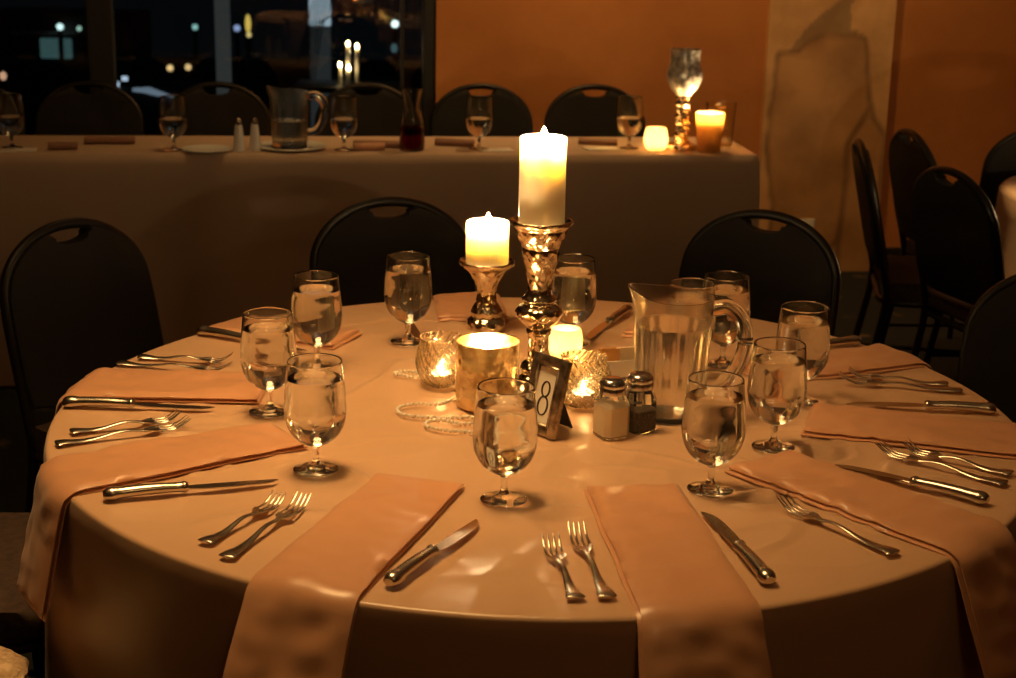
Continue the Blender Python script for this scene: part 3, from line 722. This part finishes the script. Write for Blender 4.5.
# ---------------------------------------------------------------- pitchers (spout towards -x)
def make_pitcher(label, cat_group, loc, rz, level, h=0.200, r0=0.052, r1=0.064):
    t = thing('water_pitcher', label, 'pitcher', loc, rz, cat_group)
    def sr(a, w): 
        d = math.atan2(math.sin(a - PI), math.cos(a - PI)); return math.exp(-(d / w) ** 2)
    def fr(off, flute):
        def f(r, z, a):
            u = max(0, (z - h * 0.80) / (h * 0.20)); rr = r + 0.010 * u * u * sr(a, 0.42)
            if flute: rr += flute * math.cos(16 * a) * (1 if 0.02 < z < h * 0.72 else 0)
            return rr
        return f
    def fz(r, z, a):
        u = max(0, (z - h * 0.72) / (h * 0.28)); return z + u * u * (0.009 * sr(a, 0.7) - 0.006 * (1 - sr(a, 1.2)))
    zs = [h * k / 24 for k in range(25)]
    out = [(r0 + (r1 - r0) * z / h, z) for z in zs]; inn = [(r - 0.0032, z) for r, z in out if z > 0.008]
    prof = [(0, 0), (r0 - 0.004, 0)] + [(r, z) for r, z in out if z > 0.004]
    bm = nb(); n = 96
    # outer skin with soft flutes, inner skin smooth, joined over the lip
    def ringof(r, z, f): 
        return [bm.verts.new((f(r, z, 2 * PI * k / n) * math.cos(2 * PI * k / n), f(r, z, 2 * PI * k / n) * math.sin(2 * PI * k / n), fz(r, z, 2 * PI * k / n))) for k in range(n)]
    fo, fi = fr(0, 0.0011), fr(0, 0)
    rs = [ringof(r, z, fo) for r, z in prof[1:]] + [ringof(r, z, fi) for r, z in inn[::-1]]
    c0 = bm.verts.new((0, 0, 0)); c1 = bm.verts.new((0, 0, inn[0][1]))
    for k in range(n): bm.faces.new((c0, rs[0][k], rs[0][(k + 1) % n])); bm.faces.new((c1, rs[-1][k], rs[-1][(k + 1) % n]))
    for a, b in zip(rs, rs[1:]):
        for k in range(n): bm.faces.new((a[k], a[(k + 1) % n], b[(k + 1) % n], b[k]))
    obj('body', bm, 'plastic', t, angle=60)
    obj('shade_ring', lathe(nb(), [(r0 - 0.007, -0.0006), (r0 - 0.0005, -0.0006), (r0 + 0.0012, 0.001), (r0 + 0.0012, 0.0052), (r0 + 0.0004, 0.0052), (r0 - 0.003, -0.0002), (r0 - 0.007, -0.0002)], 64, close=True), 'black', t)  # black ring added to draw the shadow band under the pitcher
    hp = smoothp([(r1 - 0.002, 0, h * 0.88), (r1 + 0.022, 0, h * 0.90), (r1 + 0.044, 0, h * 0.80), (r1 + 0.050, 0, h * 0.62), (r1 + 0.040, 0, h * 0.42), (r1 + 0.018, 0, h * 0.28), (r1 - 0.008, 0, h * 0.25)], 6)
    obj('handle', tube(nb(), hp, 0.015, 14, flat=0.0125, up=(0, 0, 1)), 'plastic', t)
    w = [(0, 0.0078)] + [(r + 0.0004, z) for r, z in inn if z < level]
    obj('water', lathe(nb(), w + [(w[-1][0] - 0.0008, level), (0, level)], 72), 'water', t)
    return t
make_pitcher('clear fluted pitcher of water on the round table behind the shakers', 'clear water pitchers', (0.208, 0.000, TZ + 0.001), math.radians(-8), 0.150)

# ---------------------------------------------------------------- sugar caddy
tc = thing('sugar_caddy', 'small glass caddy holding sugar packets left of the pitcher', 'caddy', (0.135, 0.215, TZ + 0.001), 0.3)
cbm = nb(); box(cbm, -0.036, 0.036, -0.022, 0.022, 0, 0.003, 0.001, 1)
for a, b, c, d2 in ((-0.036, -0.0335, -0.022, 0.022), (0.0335, 0.036, -0.022, 0.022), (-0.0336, 0.0336, -0.022, -0.0195), (-0.0336, 0.0336, 0.0195, 0.022)): box(cbm, a, b, c, d2, 0.0028, 0.030, 0.0006, 1)
obj('tray', cbm, 'porcelain', tc)
M['sugar_white'] = mat('white_packet_paper', (0.9, 0.75, 0.52), 0.6); M['sugar_amber'] = mat('amber_packet_paper', (0.68, 0.34, 0.1), 0.6); M['sugar_pink'] = mat('pink_packet_paper', (0.75, 0.4, 0.33), 0.6)
PK = [('sugar_amber', 'frontmost amber sugar packet in the caddy'), ('sugar_white', 'second white sugar packet in the caddy, leaning'), ('sugar_amber', 'amber sugar packet in the middle of the caddy'), ('sugar_pink', 'pink sugar packet towards the back of the caddy'), ('sugar_amber', 'amber sugar packet at the right end of the caddy'), ('sugar_white', 'rearmost white sugar packet in the caddy')]
for i, (mm, lab) in enumerate(PK):
    bm = box(nb(), -0.017, 0.017, -0.0016, 0.0016, 0, 0.046, 0.0008, 1)
    bm.transform(Matrix.Rotation(math.radians(-8 + 5 * i), 4, 'X'))
    o = obj('sugar_packet', bm, mm); o.location = Matrix.Rotation(0.3, 4, 'Z') @ Vector((-0.015 + 0.03 * (i % 2), -0.014 + 0.0055 * i, 0)) + Vector((0.135, 0.215, TZ + 0.0045)); o.rotation_euler = (0, 0, 0.3 + 0.15 * (i % 3 - 1))
    tag(o, lab, 'sugar packet', 'sugar packets in the caddy')

# ---------------------------------------------------------------- banquet chairs (local: seat centre at origin, front +y)
def arch(z): return -0.205 - 0.095 * max(0, (z - 0.44)) / 0.42
def make_chair(label, group):
    t = thing('banquet_chair', label, 'chair', group=group)
    sb = nb(); poly = [(p.x, p.y) for p in smoothp([(-0.19, -0.205, 0), (-0.20, -0.10, 0), (-0.205, 0.12, 0), (-0.19, 0.195, 0), (-0.10, 0.215, 0), (0.10, 0.215, 0), (0.19, 0.195, 0), (0.205, 0.12, 0), (0.20, -0.10, 0), (0.19, -0.205, 0)], 4)]
    prism(sb, poly, 0.415, 0.468, 'z', 0.018, 4); obj('seat', sb, 'seatfab', t, angle=50)
    half = [(0.186, 0.44), (0.188, 0.60), (0.187, 0.70), (0.178, 0.752), (0.150, 0.795), (0.105, 0.828), (0.055, 0.846), (0.0, 0.852)]
    path = [(-x, z) for x, z in half[:-1]] + [(0, half[-1][1])] + [(x, z) for x, z in half[:-1]][::-1]
    pts = smoothp([(x, arch(z), z) for x, z in path], 6)
    obj('back_frame', tube(nb(), pts, 0.0115, 10), 'shell', t)
    # upholstered panel, hand hole left open under the top of the arch
    top = [(p.x, p.z) for p in smoothp([(x, 0, z - 0.004) for x, z in path], 4)]
    def ztp(x):
        for (x0, z0), (x1, z1) in zip(top, top[1:]):
            if x0 <= x <= x1 and x1 > x0: return z0 + (z1 - z0) * (x - x0) / (x1 - x0)
        return 0.848
    HW = 0.056
    poly = [(-0.180, 0.50)] + [(x * 0.985, z) for x, z in top if z > 0.51 and x < -HW - 0.004]
    for k in range(25):
        x = -HW + 2 * HW * k / 24; poly.append((x, ztp(x) - 0.034 * math.sqrt(max(0, 1 - (x / HW) ** 2))))
    poly += [(x * 0.985, z) for x, z in top if z > 0.51 and x > HW + 0.004]
    poly += [(0.180, 0.50), (0.1, 0.49), (-0.1, 0.49)]
    ded = []
    for p in poly:
        if not ded or math.hypot(p[0] - ded[-1][0], p[1] - ded[-1][1]) > 0.004: ded.append(p)
    bm = prism(nb(), ded, -0.017, 0.017, 'y', 0.006, 2)
    for v in bm.verts: v.co.y += arch(v.co.z)
    obj('backrest', bm, 'vinyl', t, angle=50)
    sf = nb(); tube(sf, smoothp([(-0.18, -0.2, 0.405), (-0.19, 0.0, 0.405), (-0.18, 0.185, 0.405), (0, 0.20, 0.405), (0.18, 0.185, 0.405), (0.19, 0.0, 0.405), (0.18, -0.2, 0.405), (0, -0.21, 0.405), (-0.18, -0.2, 0.405)], 4)[:-1], 0.011, 8, True); obj('seat_frame', sf, 'shell', t)
    for s in (-1, 1):
        obj('leg', tube(nb(), [(s * 0.175, 0.17, 0.41), (s * 0.18, 0.185, 0.2), (s * 0.185, 0.20, 0.0)], 0.011), 'shell', t)
        obj('leg', tube(nb(), smoothp([(s * 0.186, -0.205, 0.45), (s * 0.186, -0.21, 0.36), (s * 0.188, -0.25, 0.15), (s * 0.19, -0.275, 0.0)], 4), 0.011), 'shell', t)
    for s in (-1, 1): obj('stretcher', tube(nb(), [(s * 0.181, 0.19, 0.16), (s * 0.187, -0.245, 0.17)], 0.007, 8), 'shell', t)
    return t
chair0 = None
def chair(top, face, label, group):
    """top = world xy of the top middle of the back; face = direction the chair faces (radians)"""
    global chair0
    fx, fy = math.cos(face), math.sin(face)
    loc = (top[0] + fx * 0.30, top[1] + fy * 0.30, 0.0); rz = face - PI / 2
    if chair0 is None: chair0 = make_chair(label, group); chair0.location = loc; chair0.rotation_euler = (0, 0, rz); return chair0
    return dup(chair0, loc, rz, label, group)
def inward(p, off=0.0): return math.atan2(-p[1], -p[0]) + math.radians(off)
GR = 'chairs drawn up to the round table'
chair((-1.005, 0.915), inward((-0.957, 0.930)) + 0.14, 'dark banquet chair at the back left of the round table', GR)
chair((-0.337, 1.254), inward((-0.337, 1.254)) + 0.05, 'dark banquet chair behind the round table, left of the candles', GR)
chair((0.541, 1.186), inward((0.541, 1.186)) - 0.12, 'dark banquet chair behind the round table, right of the pitcher', GR)
chair((1.065, 0.64), math.radians(245), 'dark banquet chair cut off by the right picture edge at the round table', GR)
chair((-1.25, 0.02), 0.0, 'banquet chair at the left rim, only its seat in view under the hanging napkin', GR)
chair((-1.21, -0.62), 0.40, 'banquet chair at the lower left, only its seat corner in view', GR)
GH = 'chairs behind the long head table'
HC = [(-1.62, 3.66, 'black banquet chair behind the far left end of the head table'), (-1.19, 3.66, 'black chair before the window, left of the cone shakers'), (-0.722, 3.66, 'black chair behind the cone shakers at the head table'), (-0.165, 3.66, 'black chair between the pitcher and the wine carafe at the head table'),
      (0.268, 3.66, 'black chair against the orange wall right of the wine carafe'), (0.706, 3.66, 'black chair against the orange wall beside the silver candlestick')]
for u, v, lab in HC:
    p = rp(u, v); chair((p.x, p.y), A - PI / 2, lab, GH)
GS = 'chairs at the side table'
SIDE = (1.90, 2.15)
chair((1.135, 1.865), math.radians(20), 'near black chair with its back to the camera by the bright side table', GS)
chair((0.995, 2.37), math.radians(-6), 'chair at the right seen side-on with its slim back edge against the marbled pilaster', GS)
chair((1.205, 2.62), math.radians(8), 'black chair standing against the wall right of the marbled pilaster', GS)
chair((1.70, 2.76), math.radians(82), 'black chair farthest back at the right picture edge', GS)

# side table at the right, mostly out of the frame
ts = thing('side_table', 'round side table under a pale cloth at the right edge', 'table', (*SIDE, 0))
obj('tabletop', lathe(nb(), [(0, 0.72), (0.50, 0.72), (0.505, 0.735), (0.50, 0.745), (0, 0.745)], 64), 'black', ts)
obj('pedestal', lathe(nb(), [(0, 0), (0.25, 0), (0.25, 0.03), (0.05, 0.06), (0.04, 0.6), (0.12, 0.72), (0, 0.72)], 24), 'shell', ts)
sc = nb(); prof = [(0, 0.748), (0.495, 0.748), (0.505, 0.744), (0.512, 0.734), (0.514, 0.68), (0.518, 0.60), (0.522, 0.49)]
lathe(sc, prof, 128, fr=lambda r, z, a: r + (0.05 * (0.748 - z) * (0.5 + 0.5 * math.sin(14 * a))))
o = obj('tablecloth', sc, 'linen'); o.location = (*SIDE, 0); tag(o, 'pale cloth on the small side table at the right edge, lit by a candle and an added spot', 'tablecloth')
candle('pillar_candle', 'lit pillar candle on the side table beyond the right edge', (SIDE[0] - 0.27, SIDE[1] - 0.10, 0.749), 0.035, 0.07)

# ---------------------------------------------------------------- head table (room axes)
HU0, HU1, HV0, HV1 = -3.0, 1.085, 2.648, 3.06
ht = thing('head_table', 'long straight head table under a taupe cloth', 'table', (0, 0, 0), A)
obj('tabletop', box(nb(), HU0 + 0.01, HU1 - 0.01, HV0 + 0.01, HV1 - 0.01, 0.72, 0.744, 0.003), 'black', ht)
for u in (HU0 + 0.3, -1.0, HU1 - 0.25):
    for v in (HV0 + 0.08, HV1 - 0.08): obj('leg', tube(nb(), [(u, v, 0.721), (u, v, 0.0)], 0.014), 'shell', ht)
hb = nb(); NZc = 26; per = []
step = 0.02
n = int((HU1 - HU0) / step)
per += [(HU0 + (HU1 - HU0) * i / n, HV0, 0, -1) for i in range(n)]
m_ = int((HV1 - HV0) / step); per += [(HU1, HV0 + (HV1 - HV0) * i / m_, 1, 0) for i in range(m_)]
per += [(HU1 - (HU1 - HU0) * i / n, HV1, 0, 1) for i in range(n)]; per += [(HU0, HV1 - (HV1 - HV0) * i / m_, -1, 0) for i in range(m_)]
def hfold(s): return 0.5 + 0.5 * math.sin(s * 9.0 + 1.7 * math.sin(s * 2.3) + 0.8 * math.sin(s * 5.1))
rows = []
for j in range(NZc + 1):
    row = []
    for i, (u, v, nx, ny) in enumerate(per):
        s = i * step
        if j == 0: p = (u - nx * 0.012, v - ny * 0.012, 0.7485)
        elif j == 1: p = (u - nx * 0.003, v - ny * 0.003, 0.7455)
        else:
            d = 0.735 * ((j - 1) / (NZc - 1)); cor = max(math.exp(-((math.hypot(u - cu, v - cv)) / 0.10) ** 2) for cu in (HU0, HU1) for cv in (HV0, HV1))
            a = d * (0.055 * hfold(s) + 0.012 * cor) + 0.002 + 0.006 * d * math.sin(s * 31)
            q = Vector((u, v)) ; dirx, diry = nx, ny
            if cor > 0.05:
                cx_, cy_ = (HU0 + HU1) / 2, (HV0 + HV1) / 2
                ex = math.copysign(1, u - cx_) * cor * 0.7; ey = math.copysign(1, v - cy_) * cor * 0.7
                dirx = nx + (ex if nx == 0 else 0); diry = ny + (ey if ny == 0 else 0)
            p = (u + dirx * a, v + diry * a, 0.7455 - d)
        row.append(hb.verts.new(p))
    rows.append(row)
N = len(per)
for a, b in zip(rows, rows[1:]):
    for i in range(N): hb.faces.new((a[i], a[(i + 1) % N], b[(i + 1) % N], b[i]))
hb.faces.new(rows[0])
o = obj('tablecloth', hb, 'linen', angle=70); o.rotation_euler = (0, 0, A)
tag(o, 'taupe linen cloth draped over the long head table', 'tablecloth')
HZ = 0.7495
HG = [(-1.311, 2.762, 'goblet at the far left end of the head table'), (-0.804, 2.726, 'goblet standing by the white plate on the head table'), (-0.266, 2.732, 'goblet right of the pitcher on the head table'),
      (0.173, 2.758, 'goblet right of the wine carafe before a black chair'), (0.677, 2.786, 'goblet left of the small glowing votive on the head table')]
gh = make_goblet(HG[0][2], 'goblets on the head table', 0.10); gh.location = rp(*HG[0][:2], HZ)
for u, v, lab in HG[1:]: dup(gh, rp(u, v, HZ), 0.4, lab)
# charger plate and pitcher
def plate(label, loc, r, stain=False):
    return tag(obj('plate', lathe(nb(), [(0, 0.0), (r * 0.6, 0.0), (r * 0.97, 0.008), (r, 0.0095), (r * 0.985, 0.0110), (r * 0.62, 0.0035), (0, 0.003)], 48), 'porcelain'), label, 'plate', 'plates on the head table'), loc
for lab, loc, r in (('white plate under the pitcher on the head table', rp(-0.436, 2.772, HZ), 0.115), ('white side plate in front of a goblet on the head table', rp(-0.700, 2.700, HZ), 0.078)):
    o, l = plate(lab, loc, r); o.location = l
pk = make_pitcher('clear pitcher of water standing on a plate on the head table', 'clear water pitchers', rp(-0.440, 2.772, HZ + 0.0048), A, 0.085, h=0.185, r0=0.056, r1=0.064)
for i, (u, v, lab) in enumerate(((-0.599, 2.707, 'left cone-shaped shaker left of the head table pitcher'), (-0.549, 2.722, 'right cone-shaped shaker next to the head table pitcher'))):
    if i == 0:
        s0 = thing('cone_shaker', lab, 'shaker', rp(u, v, HZ), 0, 'cone shakers on the head table')
        obj('body', lathe(nb(), [(0, 0)] + sp([(0.019, 0), (0.0195, 0.004), (0.016, 0.04), (0.012, 0.075), (0.0095, 0.085)], 4) + [(0, 0.085)], 24), 'porcelain', s0)
        obj('cap', lathe(nb(), [(0, 0.0848)] + sp([(0.0098, 0.0848), (0.010, 0.095), (0.006, 0.104), (0, 0.107)], 4), 24), 'chrome', s0)
    else: dup(s0, rp(u, v, HZ), 0, lab)
cf = thing('wine_carafe', 'clear waisted carafe half full of red wine on the head table', 'carafe', rp(-0.047, 2.734, HZ))
cpo = sp([(0.034, 0.0), (0.0395, 0.005), (0.0405, 0.03), (0.0395, 0.075), (0.034, 0.105), (0.0270, 0.130), (0.0265, 0.145), (0.032, 0.175), (0.0365, 0.195)], 4)
obj('body', lathe(nb(), [(0, 0)] + cpo + [(r - 0.0022, max(z, 0.006)) for r, z in cpo[::-1]] + [(0, 0.006)], 40), 'glass', cf)
wn = [(0, 0.0058)] + [(r - 0.0018, max(z, 0.0058)) for r, z in cpo if z < 0.082]; obj('wine', lathe(nb(), wn + [(0, wn[-1][1])], 40), 'wine', cf)
# silver hurricane stand
mirror_thing('hurricane_stand', 'tall silver mercury-glass goblet candle stand on the head table', 'candle holder', rp(0.848, 2.760, HZ), [
    ('base', [(0, 0)] + sp([(0.050, 0.0), (0.053, 0.006), (0.050, 0.018), (0.028, 0.024)], 4) + [(0, 0.024)])], 'mercury')
hs = [o for o in COL.objects if o.name.startswith('hurricane_stand')][0]
obj('stem', lathe(nb(), [(0, 0.023)] + [(0.022 + 0.003 * math.sin(z * 300), z) for z in [0.023 + 0.004 * k for k in range(40)]] + [(0, 0.179)], 48, fr=lambda r, z, a: r * (1 + 0.13 * math.sin(5 * a + z * 110)) if 0.025 < z < 0.178 else r), 'mercury', hs)
cup = sp([(0.024, 0.178), (0.030, 0.188), (0.046, 0.205), (0.0575, 0.235), (0.0575, 0.255), (0.050, 0.285), (0.0485, 0.31), (0.051, 0.328)], 5)
obj('cup', lathe(nb(), [(0, 0.177)] + cup + [(r - 0.003, z + 0.001) for r, z in cup[::-1] if z > 0.19] + [(0, 0.195)], 48), 'patina', hs)
# head-table votive, jar candle, clear tumbler
t = thing('votive_globe', 'small frosted votive globe glowing left of the silver stand on the head table', 'candle holder', rp(0.756, 2.735, HZ))
vo = sp([(0.024, 0.0), (0.034, 0.010), (0.040, 0.035), (0.037, 0.062), (0.032, 0.076)], 5)
obj('glass_wall', lathe(nb(), [(0, 0)] + vo + [(r - 0.003, max(z, 0.004)) for r, z in vo[::-1]] + [(0, 0.004)], 40), 'frosted', t)
tealight('lit tealight in the small votive globe on the head table', rp(0.756, 2.735, HZ + 0.0045), fl='flame_dim')
t = thing('candle_jar', 'amber crackle-glass candle jar glowing at the right end of the head table', 'candle holder', rp(0.930, 2.715, HZ))
jo = [(0.036, 0.0), (0.038, 0.004), (0.048, 0.128)]
obj('glass_wall', lathe(nb(), [(0, 0)] + jo + [(0.046, 0.128), (0.036, 0.006), (0, 0.006)], 40), 'amber', t)
candle('pillar_candle', 'lit candle inside the amber jar', rp(0.930, 2.715, HZ + 0.0065), 0.032, 0.095, pool=0.006)
t = thing('glass_tumbler', 'clear dimpled glass vase behind the amber candle jar', 'vase', rp(1.0, 2.85, HZ))
go = [(0.040, 0.0), (0.042, 0.004), (0.052, 0.148)]
obj('glass_wall', lathe(nb(), [(0, 0)] + [(0.042 + 0.010 * z / 0.148, z) for z in [0.003 * k for k in range(1, 50)]] + [(0.0495, 0.147), (0.0395, 0.006), (0, 0.006)], 60, fr=lambda r, z, a: r * (1 + 0.015 * math.sin(18 * a) * math.sin(z * 260))), 'ribglass', t)
# rolled napkins and cards
def roll(u, v, rz, label, L=0.13, m='brown'):
    bm = nb(); pts = [(-L / 2 + L * k / 8, 0, 0.012) for k in range(9)]
    tube(bm, pts, [0.017 + 0.002 * math.sin(k * 1.3) for k in range(9)], 14, flat=0.0115)
    o = obj('rolled_napkin', bm, m); o.location = rp(u, v, HZ); o.rotation_euler = (0, 0, A + rz); tag(o, label, 'napkin', 'rolled napkins on the head table')
roll(-0.185, 2.735, 0.10, 'light brown rolled napkin between the goblet and the carafe', 0.10, 'napkin')
roll(-0.150, 2.79, -0.08, 'dark brown napkin lying behind the light roll by the carafe', 0.17)
roll(-1.150, 2.735, 0.05, 'brown rolled napkin at the left end of the head table', 0.09)
roll(-1.02, 2.86, 0.0, 'dark rolled napkin farther back at the left of the head table', 0.16)
roll(0.585, 2.86, -0.25, 'dark brown rolled napkin before the goblet near the votive', 0.13)
roll(0.10, 2.83, -0.3, 'dark brown rolled napkin beside the right-hand place card', 0.13)
for u, v, rz, lab in ((0.225, 2.735, 0.15, 'white card lying right of the wine carafe'), (-1.285, 2.715, 0.08, 'white card under the left end goblet'), (0.58, 2.77, 0.2, 'white card near the goblet by the votive')):
    o = obj('menu_card', box(nb(), -0.055, 0.055, -0.035, 0.035, 0, 0.0025), 'paper', smooth=False); o.location = rp(u, v, HZ + (0.0 if u != -1.285 else 0.0)); o.rotation_euler = (0, 0, A + rz); tag(o, lab, 'card', 'cards on the head table')

# ---------------------------------------------------------------- fluffy jacket on the nearest left seat
jb = nb(); bmesh.ops.create_icosphere(jb, subdivisions=5, radius=1)
for v in jb.verts:
    c = v.co.copy(); nn = NZ(c * 2.2) * 0.16 + NZ(c * 7) * 0.05
    v.co = Vector((c.x * 0.16, c.y * 0.13, max(c.z, -0.35) * 0.055)) * (1 + nn)
M['knit'] = bump(mottled(mat('tan_boucle_knit', (0.6, 0.42, 0.25), 0.95), (0.42, 0.27, 0.15), (0.74, 0.55, 0.35), 60), 130, 0.9, 0.006)
o = obj('folded_shawl', jb, 'knit'); o.location = (-0.86, -0.50, 0.4875); o.rotation_euler = (0, 0, 0.42)
tag(o, 'tan knitted shawl bundled on the seat at the lower left corner', 'shawl')

# ---------------------------------------------------------------- the night outside
gnd = nb(); box(gnd, -30, 14, V1 + 0.6, 40, -2.7, -2.6); struct('ground', gnd, 'asphalt')
def lamp(label, x, y, z, r, col, s, shape=1.0, group='street lamps outside'):
    t = thing('street_lamp', label, 'street lamp', (x, y, -2.6), 0, group)
    obj('pole', tube(nb(), [(0, 0, 0), (0, 0, z + 2.6 - r * shape)], 0.03, 8), 'dark', t)
    bm = nb(); bmesh.ops.create_uvsphere(bm, u_segments=14, v_segments=10, radius=r)
    for v in bm.verts: v.co.z *= shape
    h = obj('lamp_head', bm, emis('lamp_glow', col, s), t); h.location = (0, 0, z + 2.6)
LP = [(-2.765, 6.10, 0.58, 0.018, (1, 0.5, 0.3), 0.8, 1.3, 'small pinkish candle reflection built as a lamp at the left picture edge'),  # added lamp standing in for a candle reflection in the pane
      (-5.443, 16.763, -0.03, 0.04, (0.75, 1, 0.95), 1.6, 1, 'pale white street lamp far outside, leftmost in the window'),
      (-5.20, 16.70, -0.04, 0.03, (0.6, 0.9, 0.75), 0.7, 1, 'dimmer greenish lamp right of the leftmost street lamp'),
      (-3.911, 17.13, -0.03, 0.035, (0.5, 0.9, 0.85), 0.7, 1, 'teal street lamp left of the grey post outside'),
      (-3.419, 17.22, -0.04, 0.04, (0.5, 0.6, 1), 0.7, 1, 'bluish street lamp right of the grey post outside'),
      (-2.641, 13.31, 0.32, 0.028, (1, 0.62, 0.12), 0.9, 3.2, 'tall yellow lamp flame right of the bluish street lamp'),
      (-2.60, 13.10, 0.23, 0.025, (1, 0.7, 0.25), 0.9, 1, 'small yellow lamp below the tall yellow one'),
      (-3.794, 15.08, -0.31, 0.035, (1, 0.6, 0.25), 1.3, 1, 'left lamp of the orange pair above the head table goblet'),
      (-3.60, 15.10, -0.30, 0.035, (1, 0.6, 0.25), 1.1, 1, 'right lamp of the orange pair above the head table goblet'),
      (-1.517, 17.46, 0.03, 0.045, (0.85, 1, 1), 2.2, 1, 'bright white street lamp near the right end of the window'),
      (-1.515, 17.30, -0.25, 0.04, (0.4, 0.7, 0.75), 0.15, 1.4, 'faint lamp below the bright white street lamp')]
for x, y, z, r, c, s, sh, lab in LP: lamp(lab, x, y, z, r, c, s, sh)
M['teal'] = emis('lit_bus_window', (0.25, 0.5, 0.5), 0.16); M['glowwhite'] = emis('lit_shop_window', (0.7, 0.8, 1.0), 0.9); M['glowgrey'] = emis('lit_canopy', (0.45, 0.55, 0.7), 0.35)
t = thing('far_pavilion', 'low far building with a pale lit window outside on the left', 'building', (-5.56, 16.9, -2.6))
b = nb(); box(b, -0.9, 0.9, 0.05, 1.2, 0, 2.7, 0.02); obj('wall', b, 'dark', t)
obj('roof', box(nb(), -0.5, 0.35, -0.1, 0.1, 2.46, 2.5, 0.01), mat('grey_roof', (0.2, 0.22, 0.22), 0.7), t)
obj('window', box(nb(), -0.18, 0.2, 0.0, 0.06, 2.18, 2.42, 0.02), 'teal', t)
t = thing('kiosk', 'small bright kiosk far outside left of the goblet by the plate', 'kiosk', (-3.45, 12.1, -2.6))
obj('wall', box(nb(), -0.26, 0.7, 0.02, 0.6, 0, 2.42, 0.01), 'dark', t)
for z in (2.42, 2.47, 2.52): obj('window', box(nb(), -0.24, -0.18, 0.0, 0.03, z - 0.09, z - 0.05), 'glowwhite', t)
obj('window', box(nb(), -0.15, -0.10, 0.0, 0.03, 2.48, 2.52), 'glowwhite', t)
cn = prism(nb(), [(-0.05, 2.42), (0.1, 2.43), (0.38, 2.33), (0.36, 2.31), (0.05, 2.38), (-0.05, 2.39)], -0.03, 0.0); obj('canopy', cn, 'glowgrey', t)
t = thing('lit_sign', 'white lit sign panel on a grey pylon outside the window', 'sign', (-1.715, 11.44, -2.6))
M['signwhite'] = emis('sign_face', (0.62, 0.74, 0.85), 0.62)
sg = nb(); box(sg, -0.09, 0.09, -0.04, 0.04, 3.06, 4.4, 0.01); obj('panel', sg, 'signwhite', t)
obj('pylon', box(nb(), -0.085, 0.085, -0.05, 0.05, 0, 3.06, 0.01), emis('pylon_glow', (0.40, 0.42, 0.43), 0.06), t)  # weak glow on the pylon replaces light falling on it
br = nb()
for k in range(7):
    x0 = -0.09 + 0.03 * k; tube(br, smoothp([(x0 - 0.15, -0.12, 2.5), (x0 - 0.05, -0.12, 2.9 + 0.03 * k), (x0 + 0.03, -0.12, 3.2), (x0 + 0.11, -0.12, 3.6 + 0.04 * k)], 4), 0.006, 6)
tube(br, [(-0.2, -0.12, 0), (-0.16, -0.12, 1.6), (-0.14, -0.12, 2.6)], 0.02, 8)
o = obj('bare_sapling', br, 'dark'); o.location = (-1.715, 11.44, -2.6); tag(o, 'bare thin branches before the white lit sign outside', 'tree')
t = thing('grey_post', 'plain grey post outside, left of the white lit sign', 'post', (-1.995, 8.35, -2.6))
obj('shaft', box(nb(), -0.045, 0.045, -0.045, 0.045, 0, 4.6, 0.006), emis('concrete_glow', (0.4, 0.4, 0.38), 0.09), t)  # shaft glows faintly in place of outside light on the concrete
obj('base', box(nb(), -0.12, 0.12, -0.12, 0.12, 0, 0.3, 0.01), 'outgrey', t)
# candle reflections in the window, built as candles on an added table outside
pt = thing('reflection_table', 'dark table added outside to carry the four candle reflections', 'table', (-0.965, 6.48, -2.6))
obj('tabletop', box(nb(), -0.30, 0.30, -0.2, 0.2, 3.10, 3.13, 0.006), 'dark', pt); obj('pedestal', box(nb(), -0.04, 0.04, -0.04, 0.04, 0, 3.10), 'dark', pt)
M['flame_refl'] = emis('reflected_flame', (1.0, 0.62, 0.28), 60)
for dx, dy, zt, lab in ((-0.003, 0.0, 0.15, 'left tall one of the four candle reflections built behind the window'), (0.046, 0.01, 0.135, 'right tall one of the four candle reflections built behind the window'), (-0.047, -0.01, 0.035, 'left low one of the four candle reflections built behind the window'), (0.002, -0.03, 0.02, 'right low one of the four candle reflections built behind the window')):
    t = thing('candle', lab, 'candle', (-0.965 + dx, 6.48 + dy, 0.53), 0, 'four candle reflections built beyond the window')
    obj('wax', lathe(nb(), [(0, 0), (0.011, 0), (0.011, zt + 0.055), (0.008, zt + 0.06), (0, zt + 0.058)], 16), 'wax', t)
    f = obj('flame', flame_mesh(0.03, 0.010), 'flame_refl', t); f.location = (0, 0, zt + 0.06)
